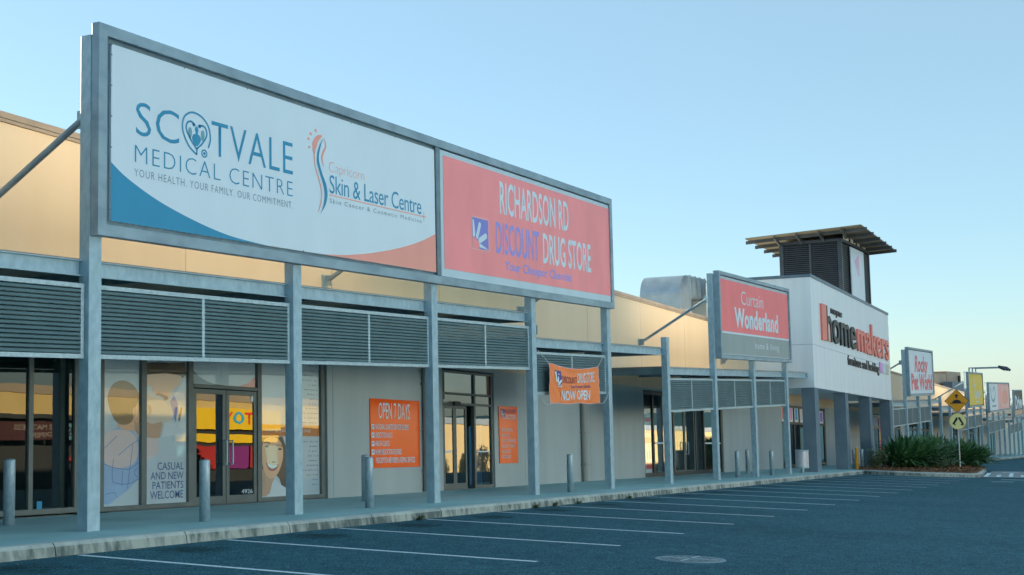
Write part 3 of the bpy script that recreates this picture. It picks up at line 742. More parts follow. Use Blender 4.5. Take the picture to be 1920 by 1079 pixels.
build('board', MB().box(17.92, 19.04, WY - .03, WY - .002, .69, 2.25, G), M_ORANGE, wp, bevel=.003)
logo(18.02, 18.25, 1.93, 2.17, YB, wp, G)
text('DISCOUNT', (18.30, 18.92, 2.06, 2.16), YB, M_PURPLE, wp, bold=.01, sh=G)
text('DRUG STORES', (18.18, 18.95, 1.90, 2.01), YB, M_PALE, wp, bold=.01, sh=G)
for i, (s, x1) in enumerate((('PRESCRIPTIONS', 18.72), ('DISCOUNT DRUGS', 18.55), ('DISCOUNT FRAGRANCES', 18.90), ('DISCOUNT VITAMINS', 18.82), ('DISCOUNT GIFTS', 18.58), ('DISCOUNT BEAUTY', 18.62))):
    h = 1.555 - .146 * i
    text(s, (18.06, x1, h, h + .085), YB, M_PALE, wp, bold=.006, sh=G)
    build('tick', MB().prism([(17.985, h + .06), (18.0, h + .02), (18.045, h + .085), (18.005, h + .05)], 'y', YB - .004, YB - .002, G), M_PALE, wp)

# ------------------------------------------------------------------ canopy: posts, beams, louvres, roofs, braces
def XP(n): return 4.8 * n if n <= 9 else 4.77 * n
POSTS = {0: (7.0, 'tall steel post at the left end of the big white and red billboard'), 1: (6.9, 'steel post in front of the smiling woman poster'), 2: (6.9, 'steel post left of the chemist doors'),
         3: (6.9, 'steel post between the chemist doors and the cloth banner'), 4: (6.9, 'steel post at the right end of the big billboard, right of the cloth banner'),
         5: (3.5, 'short free-topped steel post in front of the curtain shop doors'), 6: (5.85, 'tall steel post at the left end of the curtain sign'), 7: (5.8, 'steel post under the middle of the curtain sign'),
         8: (5.8, 'steel post under the right end of the curtain sign'), 13: (1.3, 'steel post against the far corner of the white store'), 14: (4.2, 'tall steel post at the left end of the pet shop sign'), 15: (4.2, 'steel post under the middle of the pet shop sign'),
         16: (4.2, 'steel post under the right end of the pet shop sign'), 17: (1.3, 'free-topped steel post left of the yellow diamond road sign'), 18: (.62, 'steel post behind the yellow diamond road sign'), 19: (.05, 'steel post just right of the round crossing sign'),
         20: (3.15, 'tall steel post at the left end of the yellow sign'), 21: (3.0, 'steel post under the middle of the yellow sign'), 22: (3.0, 'steel post under the right end of the yellow sign'),
         23: (2.33, 'tall steel post at the left end of the pale pink sign'), 24: (2.2, 'second post of the pale pink sign, under its white half'), 25: (2.2, 'third post of the pale pink sign, under its middle'), 26: (2.2, 'fourth post of the pale pink sign, under its right part'), 27: (-1.5, 'low far post in the gap right of the pale pink sign'),
         28: (1.5, 'far tall post at the left end of the black sign'), 29: (1.4, 'far post under the middle of the black sign'), 30: (1.4, 'far post under the right end of the black sign'), 31: (-1.5, 'farthest low post at the right edge of the row')}
for n, (zt, lb) in POSTS.items():
    x = XP(n); zb = foot(x, .1)
    mb = MB(); mb.box(x, x + .24, 0, .19, zb - .06, zt)
    o = build('canopy_post', mb, M_GALV, loc=(x + .12, .1, zb), bevel=.006)
    tag(o, lb, 'post', 'galvanised steel posts along the canopy')

CAN = {'A': 0.0, 'B': -.60, 'C': -1.19, 'D': -2.745, 'D2': -3.30, 'E': -3.85, 'F': -4.70, 'G': -5.44}
LW = 4.54
# one louvred screen, front face at Y = .07
lv = thing('louvre_screen', '', 'louvre screen', (0, .07, 0), 'louvred screens between the canopy posts')
mb = MB(); b_ = .065; H0, H1 = 0.0, 1.05
mb.box(0, LW, .07, .14, H0, H0 + b_).box(0, LW, .07, .14, H1 - b_, H1)
for x in (0, LW - b_, LW / 2 - b_ / 2): mb.box(x, x + b_, .072, .138, H0 + b_, H1 - b_)
build('frame', mb, M_GALVF, lv, bevel=.004)
for s in (0, 1):
    mb = MB(); xa = b_ + .003 + s * (LW / 2 - b_ / 2); xb = xa + LW / 2 - 1.5 * b_ - .006
    for i in range(15):
        z = H0 + b_ + .012 + i * .0607
        mb.prism([(.074, z), (.082, z - .003), (.136, z + .046), (.136, z + .060), (.084, z + .040), (.079, z + .038)], 'x', xa, xb)
    build('louvre_blades', mb, M_BLADE, lv)
LL = [(-1, 'A', 'louvre screen cut off by the left edge, above the empty shop window'), (0, 'A', 'louvre screen above the medical centre doors and the boy poster'), (1, 'A', 'louvre screen above the large OPEN 7 DAYS board'),
      (2, 'A', 'louvre screen above the chemist sliding doors'), (3, 'B', 'louvre screen with the orange cloth banner tied across it'), (5, 'C', 'louvre screen above the curtain shop doors'),
      (6, 'C', 'louvre screen under the left half of the curtain sign'), (7, 'C', 'louvre screen under the right half of the curtain sign'), (13, 'D', 'far louvre screen touching the white store corner'),
      (14, 'D', 'far louvre screen under the left half of the pet shop sign'), (15, 'D', 'far louvre screen under the right half of the pet shop sign'), (19, 'E', 'far louvre screen just right of the round crossing sign'),
      (20, 'E', 'far louvre screen under the left half of the yellow sign'), (21, 'E', 'far louvre screen under the right half of the yellow sign'), (23, 'F', 'far louvre screen under the left end of the pale pink sign'),
      (24, 'F', 'far louvre screen under the middle of the pale pink sign'), (25, 'F', 'far louvre screen under the right end of the pale pink sign'), (27, 'G', 'far louvre screen just left of the black sign'),
      (28, 'G', 'far louvre screen under the left half of the black sign'), (29, 'G', 'far louvre screen under the right half of the black sign')]
for i, (n, c, lb) in enumerate(LL):
    loc = (XP(n) + .25, .07, 2.385 + CAN[c])
    if i == 0: lv.location = loc; lv['label'] = lb
    else: dup(lv, loc, lb)
def channel(mb, x0, x1, y, z0, z1):
    mb.box(x0, x1, y + .06, y + .075, z0, z1); mb.box(x0, x1, y, y + .06, z1 - .014, z1); mb.box(x0, x1, y, y + .06, z0, z0 + .014)
    return mb
bm_ = None
BL = [(-1, 'A', 'beam above the leftmost louvre screen, cut by the picture edge'), (0, 'A', 'beam above the louvres of the medical centre doors'), (1, 'A', 'beam above the louvres over the OPEN 7 DAYS board'), (2, 'A', 'beam above the louvres over the chemist doors'),
      (3, 'B', 'beam above the orange cloth banner'), (4, 'B', 'bare beam right of the cloth banner with no louvres under it'), (5, 'C', 'beam above the louvres of the curtain shop doors'), (6, 'C', 'beam below the left half of the curtain sign'), (7, 'C', 'beam below the right half of the curtain sign'),
      (13, 'D', 'far beam between the white store and the pet shop sign'), (14, 'D', 'far beam below the left half of the pet shop sign'), (15, 'D', 'far beam below the right half of the pet shop sign'), (16, 'D', 'bare far beam right of the pet shop sign'), (17, 'D2', 'bare far beam behind the yellow diamond road sign'),
      (18, 'D2', 'far beam behind the round crossing sign'), (20, 'E', 'far beam below the left half of the yellow sign'), (21, 'E', 'far beam below the right half of the yellow sign'), (22, 'E', 'far beam between the yellow and the pale pink signs'),
      (23, 'F', 'far beam below the left end of the pale pink sign'), (24, 'F', 'far beam below the middle of the pale pink sign'), (25, 'F', 'far beam below the right end of the pale pink sign'), (26, 'F', 'far beam between the pale pink and the black signs'), (28, 'G', 'far beam below the left half of the black sign'), (29, 'G', 'far beam below the right half of the black sign')]
for n, c, lb in BL:
    loc = (XP(n) + .245, .12, 3.545 + CAN[c])
    if bm_ is None:
        bm_ = build('canopy_beam', channel(MB(), 0, 4.55, 0, 0, .225), M_GALV, loc=(0, 0, 0)); tag(bm_, lb, 'beam', 'steel channel beams between the canopy posts'); bm_.location = loc
    else: dup(bm_, loc, lb)
sb = build('canopy_beam', channel(MB(), 38.65, 42.5, .12, 2.35, 2.575).box(42.42, 42.5, .12, .2, 2.352, 2.573), M_GALV, loc=(40.5, .16, 2.4))
tag(sb, 'short beam stub running from the curtain sign to the white store corner', 'beam', 'steel channel beams between the canopy posts')
def canopy_roof(x0, x1, ztop, label, ends=()):
    o = thing('canopy_roof', label, 'canopy roof', ((x0 + x1) / 2, 1.5, ztop), 'flat canopy roofs over the footpath')
    mb = MB(); mb.box(x0, x1, .205, WY - .06, ztop - .03, ztop)
    build('roof_deck', mb, M_ROOFU, o)
    mb = MB()
    n = max(1, int(round((x1 - x0) / 4.8)))
    for i in range(n + 1):
        x = x0 + .04 + (x1 - x0 - .16) * i / n
        mb.box(x, x + .08, .21, WY - .06, ztop - .25, ztop - .032)
    build('cross_beams', mb, M_RECESS, o)
    return o
canopy_roof(-12, 14.62, 3.80, 'canopy roof over the footpath from the left edge to the chemist doors')
canopy_roof(14.64, 23.98, 3.20, 'canopy roof behind the orange cloth banner, one step lower')
canopy_roof(24.02, 42.4, 2.61, 'canopy roof in front of the curtain shop')
canopy_roof(61.2, 81.0, 1.06, 'far canopy roof below the pet shop sign')
canopy_roof(81.1, 90.4, .50, 'far canopy roof behind the yellow diamond road sign')
canopy_roof(90.5, 109.4, -.05, 'far canopy roof below the yellow sign')
canopy_roof(109.5, 133, -.90, 'far canopy roof below the pale pink sign')
canopy_roof(133.1, 152, -1.64, 'far canopy roof below the black sign')
BR = [(0, 5.85, 'diagonal steel brace running back from the tall post at the left edge'), (2, 5.75, 'diagonal brace end showing under the billboard above the OPEN 7 DAYS board'), (4, 5.6, 'diagonal brace hidden mostly by the drug store billboard'),
      (6, 5.0, 'long diagonal steel brace behind the curtain sign post, in front of the round duct'), (8, 4.5, 'diagonal brace end showing below the curtain sign'), (14, 3.45, 'upper diagonal brace left of the pet shop sign'),
      (20, 2.3, 'diagonal brace left of the yellow sign'), (23, 1.5, 'far diagonal brace left of the pale pink sign'), (28, .6, 'far diagonal brace left of the black sign')]
for n, zt, lb in BR:
    x = XP(n) + .12; mb = MB(); y1 = WY - .06; z1 = zt - 1.41
    mb.tube((x, .26, zt - .03), (x, y1 - .05, z1 + .02), .05, 10)
    mb.box(x - .012, x + .012, .19, .36, zt - .16, zt + .10).box(x - .012, x + .012, y1 - .12, y1 + .05, z1 - .10, z1 + .12).box(x - .1, x + .1, y1 + .04, y1 + .06, z1 - .14, z1 + .14)
    tag(build('brace_strut', mb, M_SIGNF, loc=(x, 1.4, zt - .7)), lb, 'brace', 'diagonal braces from the sign posts to the wall')
mb = MB().box(14.67, 14.74, .0, .03, 3.25, 3.47).box(14.66, 14.72, -.01, .0, 3.28, 3.31).box(14.66, 14.72, -.01, .0, 3.41, 3.44)
tag(build('bracket_plate', mb, M_SIGNF, loc=(14.7, 0, 3.36)), 'small bolted bracket plate on the post right of the chemist doors', 'bracket')

# ------------------------------------------------------------------ billboards
def frame4(mb, x0, x1, z0, z1, w, y0, y1):
    """four mitred bars"""
    O = [(x0, z0), (x1, z0), (x1, z1), (x0, z1)]; I = [(x0 + w, z0 + w), (x1 - w, z0 + w), (x1 - w, z1 - w), (x0 + w, z1 - w)]
    for i in range(4):
        j = (i + 1) % 4
        mb.prism([O[i], O[j], I[j], I[i]], 'y', y0, y1)
    return mb
def billboard(name, label, x0, x1, z0, z1, w=.17, dep=.15, rear=None):
    b = thing(name, label, 'sign', ((x0 + x1) / 2, 0, z0), 'framed signs above the canopy')
    build('frame', frame4(MB(), x0, x1, z0, z1, w, -dep, -.004), M_SIGNF, b, bevel=.008)
    build('backing', MB().box(x0 + w - .01, x1 - w + .01, -.06, -.03, z0 + w - .01, z1 - w + .01), M_RECESS, b)
    build('rear_bounce_sheet', MB().box(x0 + .01, (rear or x1) - .01, -.0035, .012, z0 + .02, z1 - .02), M_REAR, b)  # pale sheet added behind the sign to bounce sun onto the wall
    return b
big = billboard('billboard', 'huge framed billboard with a white medical half and a red drug store half', 0.01, 19.43, 4.11, 7.165, rear=10.8)  # sheet ends mid-sign so less sun bounces behind the red half
left_bounce_b = billboard('billboard', 'unseen framed billboard added just beyond the left edge of the picture', -21.5, -2.2, 4.11, 7.165)  # out of view; its sunlit back is there to warm the cream wall
build('panel', MB().box(-21.2, -2.5, -.105, -.062, 4.345, 6.92), M_PWHITE, left_bounce_b)
# medical half
YP = -.105
p1 = build('medical_panel', MB().box(.30, 9.62, YP, -.062, 4.345, 6.92), M_PWHITE, big, bevel=.004)
mb = MB()
for i in range(7): mb.box(.295 + 1.55 * i, .315 + 1.55 * i, YP - .004, YP - .001, 6.90, 6.93).box(.295 + 1.55 * i, .315 + 1.55 * i, YP - .004, YP - .001, 4.335, 4.365)
for i in range(6): mb.box(.285, .315, YP - .004, YP - .001, 4.5 + .45 * i, 4.52 + .45 * i)
build('edge_clips', mb, M_RECESS, p1)
build('divider', MB().box(9.64, 9.80, -.13, -.062, 4.29, 6.99), M_RECESS, big)
YL = YP - .003
M_W2 = M_BLUE
text('SC', (.80, 1.74, 5.68, 6.18), YL, M_BLUE, p1, bold=-.006, spacing=1.05)
text('TVALE', (2.50, 4.66, 5.65, 6.21), YL, M_BLUE, p1, bold=-.006, spacing=1.08)
text('MEDICAL CENTRE', (.78, 4.65, 5.265, 5.53), YL, M_BLUE, p1, bold=-.016, spacing=1.15)
text('YOUR HEALTH. YOUR FAMILY. OUR COMMITMENT.', (.77, 4.65, 5.06, 5.175), YL, M_SLATE, p1, bold=-.008, spacing=1.2)
lg = MB()
ribbon(lg, curve([(2.14, 5.60), (1.95, 5.72), (1.82, 5.93), (1.84, 6.12), (1.97, 6.23), (2.13, 6.25), (2.30, 6.20), (2.43, 6.08), (2.47, 5.90), (2.42, 5.75)], 6), .03, YL)
ribbon(lg, [(2.145, 5.595), (2.145, 5.70)], .03, YL)
ribbon(lg, curve([(2.14, 5.69), (2.0, 5.82), (1.90, 5.97), (1.93, 6.07), (2.02, 6.10), (2.09, 6.06)], 6), .03, YL)
ribbon(lg, curve([(2.14, 5.69), (2.28, 5.80), (2.38, 5.94), (2.36, 6.04), (2.29, 6.08), (2.20, 6.06)], 6), .03, YL)
for c in ((2.08, 6.06), (2.21, 6.06)): lg.prism(ellipse(*c, .035, .028), 'y', YL - .002, YL)
lg.prism(curve([(2.14, 5.73), (2.04, 5.83), (2.06, 5.90), (2.12, 5.93), (2.10, 6.0), (2.14, 6.05), (2.18, 6.0), (2.17, 5.93), (2.22, 5.90), (2.24, 5.83)], 4, True), 'y', YL - .002, YL)
lg.prism(ellipse(2.325, 5.645, .028, .024), 'y', YL - .002, YL)
rg = ellipse(2.325, 5.645, .06, .055, 24); ribbon(lg, rg + rg[:1], .022, YL)
build('stethoscope_logo', lg, M_BLUE, p1)
lg = MB()
for c in (1.99, 2.285): lg.prism(curve([(c - .04, 5.95), (c - .02, 6.0), (c + .02, 6.0), (c + .04, 5.95), (c + .035, 5.88), (c, 5.83), (c - .035, 5.88)], 4, True), 'y', YL - .002, YL)
build('logo_side_figures', lg, M_TEAL, p1)
sw = curve([(.302, 5.19), (.64, 5.0), (1.31, 4.75), (2.16, 4.54), (2.93, 4.41), (3.62, 4.362), (3.9, 4.347)], 5)
poly(sw + [(.302, 4.347)], YL, M_BLUE, p1, 'blue_swoosh')
sw = curve([(5.5, 4.347), (5.9, 4.372), (6.39, 4.415), (7.21, 4.53), (8.19, 4.72), (9.03, 4.94), (9.618, 5.15)], 5)
poly(sw + [(9.618, 4.347)], YL, M_CORAL, p1, 'coral_swoosh')
text('Capricorn', (5.76, 6.93, 5.88, 6.07), YL, M_CORAL, p1, bold=-.022)
text('Skin & Laser Centre', (5.77, 9.05, 5.49, 5.82), YL, M_BLUE, p1, bold=.0, spacing=.95)
text('Skin Cancer & Cosmetic Medicine', (5.77, 9.05, 5.31, 5.39), YL, M_SLATE, p1, bold=.0, spacing=1.3)
lg = MB().box(5.76, 9.20, YL - .002, YL, 5.444, 5.462)
star = []
for i in range(16): star.append((9.14 + (.11 if i % 4 == 0 else .02) * math.cos(math.pi * i / 8), 5.453 + (.11 if i % 4 == 0 else .02) * math.sin(math.pi * i / 8)))
lg.prism(star, 'y', YL - .005, YL - .003)
ribbon(lg, curve([(5.30, 6.12), (5.33, 5.91), (5.45, 5.67), (5.52, 5.47), (5.49, 5.26), (5.41, 5.09)], 6), [.03] * 20 + [.028] * 5 + [.022] * 3 + [.01] * 3, YL)
L_ = curve([(5.61, 6.46), (5.66, 6.33), (5.57, 6.18), (5.54, 6.08), (5.59, 5.95)], 6)
ribbon(lg, L_, [.006 + .04 * math.sin(math.pi * i / (len(L_) - 1)) for i in range(len(L_))], YL)
lg.prism(curve([(5.55, 6.50), (5.40, 6.48), (5.27, 6.36), (5.25, 6.24), (5.30, 6.10), (5.35, 6.22), (5.43, 6.38)], 4, True), 'y', YL - .002, YL)
for (tx, tz), (hx, hz) in (((5.24, 6.45), (5.19, 6.48)), ((5.38, 6.52), (5.345, 6.57)), ((5.18, 6.36), (5.12, 6.375)), ((5.20, 6.24), (5.145, 6.225))):
    d = Vector((hx - tx, hz - tz)).normalized(); n_ = Vector((-d.y, d.x)); h = Vector((hx, hz))
    lg.prism([(tx, tz), tuple(h - n_ * .03), tuple(h + d * .025), tuple(h + n_ * .03)], 'y', YL - .002, YL)
build('coral_figure_logo', lg, M_CORAL, p1)
La = curve([(5.58, 6.46), (5.43, 6.25), (5.38, 6.02), (5.45, 5.84), (5.58, 5.59), (5.61, 5.41), (5.56, 5.21), (5.47, 5.07)], 5)
Lb = curve([(5.58, 6.46), (5.49, 6.28), (5.44, 6.06), (5.53, 5.83), (5.66, 5.63), (5.70, 5.44), (5.63, 5.24), (5.47, 5.07)], 5)
lg = MB()
for i in range(len(La) - 1): lg.prism([La[i], La[i + 1], Lb[i + 1], Lb[i]], 'y', YL - .004, YL - .0025)
build('blue_figure_logo', lg, M_BLUE, p1)
# drug store half
p2 = build('drug_store_panel', MB().box(9.86, 19.38, -.105, -.062, 4.29, 6.97), flat('panel_border', (.72, .80, .84), .4), big, bevel=.004)
YR = -.108
build('red_face', MB().box(9.98, 19.27, YR - .003, YR, 4.46, 6.87), M_RED, p2)
YR -= .006
text('RICHARDSON RD', (12.60, 16.5, 5.95, 6.68), YR, M_PALE, p2, bold=.012)
text('DISCOUNT', (12.38, 14.67, 5.02, 5.72), YR, M_VIOLET, p2, bold=.010)
text('DRUG STORE', (14.90, 17.9, 5.01, 5.72), YR, M_PALE, p2, bold=.014)
text('Your Cheaper Chemist', (12.81, 16.6, 4.66, 4.86), YR, M_VIOLET, p2, bold=.012, ital=.1)
logo(11.23, 11.99, 5.02, 5.70, YR, p2, 0.0, flat('logo_violet', (.48, .50, .80)), M_PALE, M_PINK)

def side_sign(name, label, x0, x1, z0, z1, w=.13):
    return billboard(name, label, x0, x1, z0, z1, w, .22)
cs = side_sign('billboard', 'red and grey curtain shop sign on tall posts left of the white store', 28.95, 38.55, 2.93, 5.95)
pl = build('panel', MB().box(29.12, 38.42, -.16, -.062, 3.08, 5.80), flat('panel_border2', (.66, .72, .75), .4), cs)
build('red_face', MB().box(29.2, 38.36, -.164, -.161, 3.89, 5.70), M_CRED, pl); build('grey_face', MB().box(29.2, 38.36, -.164, -.161, 3.12, 3.82), M_SGREY, pl)
build('white_stripe', MB().box(29.2, 38.36, -.164, -.161, 3.822, 3.888), M_PALE, pl)
text('Curtain', (31.70, 34.66, 4.93, 5.42), -.167, M_PALE, pl, bold=-.008)
text('Wonderland', (30.8, 36.75, 4.11, 4.76), -.167, M_PALE, pl, bold=.035, spacing=1.03)
text('home & living', (33.35, 36.7, 3.38, 3.62), -.167, M_PALE, pl, bold=.0, spacing=1.2)
rs = side_sign('billboard', 'white pet shop sign with red outlined lettering beyond the white store', 66.95, 76.75, 1.36, 4.36)
pl = build('panel', MB().box(67.1, 76.6, -.16, -.062, 1.52, 4.2), M_PWHITE, rs)
M_PETRED = flat('pet_red', (.88, .36, .40))
text('Rocky', (69.3, 74.7, 2.90, 3.86), -.164, M_PETRED, pl, bold=.03, ital=.25)
text('Pet World', (67.9, 76.2, 1.78, 2.70), -.164, M_PETRED, pl, bold=.045)
ys = side_sign('billboard', 'plain yellow sign with pale script and lamps on top', 95.2, 105.1, .23, 3.13)
pl = build('panel', MB().box(95.35, 104.95, -.16, -.062, .42, 2.98), M_YELLOW, ys)
mb = MB(); ribbon(mb, curve([(99.2, 2.6), (98.6, 2.2), (99.6, 1.9), (99.2, 1.3), (99.9, .95), (100.2, 1.6), (100.5, 1.0), (101.0, 1.5), (101.3, 1.0), (101.8, 1.5), (102.2, 1.0), (102.7, 1.6), (103, 1.1)], 5), .22, -.164)
ribbon(mb, [(99.8, .68), (102.0, .66)], .1, -.164)
build('script_lettering', mb, M_PALE, pl)
arm, lamp = MB(), MB()
for x in (97.2, 99.4, 101.6):
    arm.box(x - .05, x + .05, -2.4, -.02, 3.42, 3.5); arm.box(x - .05, x + .05, -.1, 0, 3.1, 3.45)
    lamp.prism([(-2.75, 3.15), (-2.35, 3.36), (-2.3, 3.6), (-2.55, 3.55), (-2.85, 3.3)], 'x', x - .22, x + .22)
build('lamp_arms', arm, M_SIGNF, ys); build('sign_lamps', lamp, M_NAVY, ys)
ps_ = side_sign('billboard', 'wide far sign, half pale white and half pink, right of the yellow sign', 109.4, 128.1, -.44, 2.34)
pl = build('panel', MB().box(109.6, 127.9, -.16, -.062, -.26, 2.18), M_PWHITE, ps_)
build('pink_face', MB().box(117.2, 127.8, -.165, -.161, -.24, 2.16), M_PINK, pl); build('pale_inset', MB().box(119.8, 127.4, -.169, -.166, -.1, 1.98), M_PEACH, pl)
build('coral_shape', MB().prism(ellipse(123.6, .9, 3.0, .72), 'y', -.173, -.170), M_CORAL, pl)
mb = MB(); ribbon(mb, curve([(111, 1.9), (111.6, .9), (113, .6), (114.5, .9)], 6), .25, -.165); ribbon(mb, curve([(113, 1.5), (114, 1.9), (115, 1.5), (114.5, 1.0)], 6), .18, -.165)
build('teal_swash', mb, M_TEAL, pl); build('small_lettering', MB().box(111.8, 115.2, -.165, -.161, .06, .2), M_SLATE, pl)
dr = side_sign('billboard', 'farthest sign, black with white lettering over a tan strip', 132.8, 142.4, -1.32, 1.58)
pl = build('panel', MB().box(133, 142.2, -.16, -.062, -1.15, 1.42), M_BLACK, dr)
build('tan_strip', MB().box(133, 142.2, -.165, -.161, -1.14, -.62), flat('tan', (.78, .64, .52)), pl)
text('Drive', (134.2, 142.0, -.42, .86), -.165, M_PALE, pl, bold=.05)

# ------------------------------------------------------------------ white furniture store and its tower
st = thing('furniture_store', 'white box-fronted store on grey piers with a dark louvred roof tower', 'building', (52, -.1, foot(52, -.1)))
X0, X1, YF = 42.57, 61.05, -.144
def wz(x, a): return a - .0425 * (x - X0)
v = []
for d in (0, 1):
    for (x, y) in ((X0, YF), (X1, YF), (X1, 4.6), (X0, 4.6)):
        v.append((x, y, (1.93 - .0405 * (x - X0)) if d == 0 else wz(x, 6.76)))
mb = MB(); mb.add(v, [(0, 3, 2, 1), (4, 5, 6, 7), (0, 1, 5, 4), (1, 2, 6, 5), (2, 3, 7, 6), (3, 0, 4, 7)])
build('upper_wall', mb, M_WHITE, st)
mb = MB()
for (xa, xb, ya, yb) in ((X0 - .03, X1 + .03, YF - .03, YF + .22), (X0 - .03, X0 + .2, YF + .222, 4.6), (X1 - .2, X1 + .03, YF + .222, 4.6)):
    mb.add([(x, y, wz(x, z)) for z in (6.765, 6.90) for y in (ya, yb) for x in (xa, xb)], [(0, 2, 3, 1), (4, 5, 7, 6), (0, 1, 5, 4), (2, 6, 7, 3), (0, 4, 6, 2), (1, 3, 7, 5)])
build('parapet_capping', mb, flat('capping_slate', (.38, .46, .52), .45), st)
mb = MB()
mb.add([(x, YF - .003, z) for x, z in ((X0, wz(X0, 3.80)), (X1, wz(X1, 3.80)), (X1, wz(X1, 3.83)), (X0, wz(X0, 3.83)))], [(0, 1, 2, 3)])
mb.add([(X0 - .003, y, z) for y, z in ((YF, 3.80), (4.6, 3.80), (4.6, 3.83), (YF, 3.83))], [(0, 3, 2, 1)])
build('panel_joint', mb, flat('joint_grey', (.70, .75, .80)), st)
for a, b in ((42.6, 43.35), (48.85, 49.5), (54.68, 55.32), (60.42, 61.02)):
    zb = foot(a, .1)
    build('pier', MB().box(a, b, YF + .012, .44, zb - .1, 1.96 - .0405 * (b - X0)), M_PIER, st, bevel=.01)
# lettering: slopes with the wall
def wsh(x, z): return z - .0425 * (x - 44)
def wtext(s, box, m, name='lettering', **k):
    return text(s, box, YF - .004, m, st, name, depth=k.pop('dp', .09), warp=lambda x, y, z: (x, y, wsh(x, z)), **k)
M_LSIDE = flat('letter_side', (.45, .18, .16))
def raised(nm, pts, m, d=.09): build(nm, MB().prism([(x, wsh(x, z)) for x, z in pts], 'y', YF - d, YF - .003), m, st)
raised('letter_stem', [(44.22, 4.06), (45.12, 4.10), (45.12, 5.72), (44.22, 5.70)], M_LRED)
hp = [(45.16, 4.10), (45.36, 4.10), (45.36, 4.75), (45.5, 4.98), (45.75, 5.0), (45.9, 4.85), (45.95, 4.6), (45.95, 4.1), (46.2, 4.1), (46.2, 4.75), (46.1, 5.1), (45.8, 5.28), (45.5, 5.2), (45.36, 5.08), (45.36, 5.70), (45.16, 5.70)]
raised('letter_arch', hp, M_BLACK)
raised('letter_counter', [(45.38, 4.1), (45.93, 4.1), (45.93, 4.6), (45.85, 4.85), (45.7, 4.96), (45.5, 4.93), (45.38, 4.75)], M_PEACH, .05)
text_oh = CAPH.get('x') 
wtext('ome', (46.35, 51.55, 4.13, 5.16), M_BLACK, ref='x', bold=.012)
wtext('makers', (51.95, 60.45, 4.13, 5.16), M_LRED, ref='x', bold=.012)
wtext('mayne', (46.3, 48.7, 5.46, 5.68), M_BLACK, ref='x', bold=.012, dp=.04)
wtext('furniture and bedding', (49.6, 57.5, 3.27, 3.57), M_BLACK, ref='x', bold=.012, dp=.04)
for a, b, m in ((57.72, 58.5, flat('sq_mauve', (.85, .62, .85))), (58.52, 59.35, flat('sq_ice', (.72, .86, .92))), (59.37, 60.25, flat('sq_sand', (.78, .74, .66)))):
    raised('colour_square', [(a, 3.32), (b, 3.32), (b, 3.86), (a, 3.86)], m, .06)
# tower
tw = build('tower', MB().box(50.5, 57.4, .2, 3.05, 5.6, 9.15), mat('tower_core', (.02, .025, .03), .7), st)
mb = MB()
for i in range(31):
    z = 6.0 + i * .1
    mb.prism([(.10, z), (.19, z + .05), (.19, z + .085), (.10, z + .035)], 'x', 50.56, 57.34)
    mb.prism([(50.41, z), (50.5, z + .05), (50.5, z + .085), (50.41, z + .035)], 'y', .2, 3.02)
build('louvre_cladding', mb, M_NAVY, tw)
mb = MB()
for (x, y) in ((50.38, .06), (50.38, 2.98), (57.3, .06)): mb.box(x, x + .2, y, y + .2, 5.6, 9.16)
mb.box(50.39, 50.47, 1.58, 1.68, 5.6, 9.15); mb.box(50.39, 57.5, .05, .25, 9.16, 9.3); mb.box(50.39, 50.6, .26, 3.1, 9.16, 9.3)
build('corner_trim', mb, M_NAVY, tw)
bn = build('tower_sign', MB().box(52.25, 55.55, .0, .05, 6.45, 9.05), flat('tower_white', (.84, .88, .92), .4), tw)
RA, RB, RC = Vector((49.3, 4.6, 9.47)), Vector((49.3, -1.15, 9.72)), Vector((58.3, -1.15, 9.37)); RD = RA + RC - RB
def rz_(x, y): return 9.72 - (x - 49.3) * (.35 / 9) - (y + 1.15) * (.25 / 5.75)
mb = MB(); mb.add([(p.x, p.y, p.z + d) for d in (0, .05) for p in (RA, RB, RC, RD)], [(0, 1, 2, 3), (4, 7, 6, 5), (0, 4, 5, 1), (1, 5, 6, 2), (2, 6, 7, 3), (3, 7, 4, 0)])
build('tower_roof', mb, M_SOFFIT, tw)
mb = MB()
for x in (49.9, 51.6, 53.3, 55.0, 56.6, 58.0):
    ya, yb = -1.3, 4.75
    mb.add([(X, y, rz_(x, y) + d) for d in (-.17, -.004) for y in (ya, yb) for X in (x, x + .08)], [(0, 2, 3, 1), (4, 5, 7, 6), (0, 1, 5, 4), (2, 6, 7, 3), (0, 4, 6, 2), (1, 3, 7, 5)])
build('roof_purlins', mb, M_PURLIN, tw)
mb = MB()
for y in (-.2, .9, 2.0, 3.1):
    mb.add([(x, y + o, rz_(x, y) + dd) for (x, dd) in ((49.32, -.17), (50.4, -.40), (50.4, -.19), (49.32, -.03)) for o in (0, .07)], [(0, 2, 4, 6), (7, 5, 3, 1), (0, 1, 3, 2), (2, 3, 5, 4), (4, 5, 7, 6), (6, 7, 1, 0)])
build('roof_outriggers', mb, M_PURLIN, tw)
mb = MB()
for x in (51.0, 52.7, 54.4, 56.0):
    mb.prism([(x, 9.28), (x + 1.2, 9.26), (x + 1.2, rz_(x + 1.2, 0) - .02), (x, rz_(x, 0) - .02)], 'y', .06, .09)
build('eave_flashing', mb, flat('flashing_cream', (.88, .84, .78)), tw)
# the pale mark on the tower sign
mb = MB(); mb.prism([(53.1, 8.35), (54.3, 8.85), (54.3, 7.9)], 'y', -.004, -.001).prism([(53.2, 8.25), (54.35, 7.8), (54.1, 7.6)], 'y', -.004, -.001)
build('pink_mark', mb, flat('mark_pink', (.90, .72, .84)), bn)

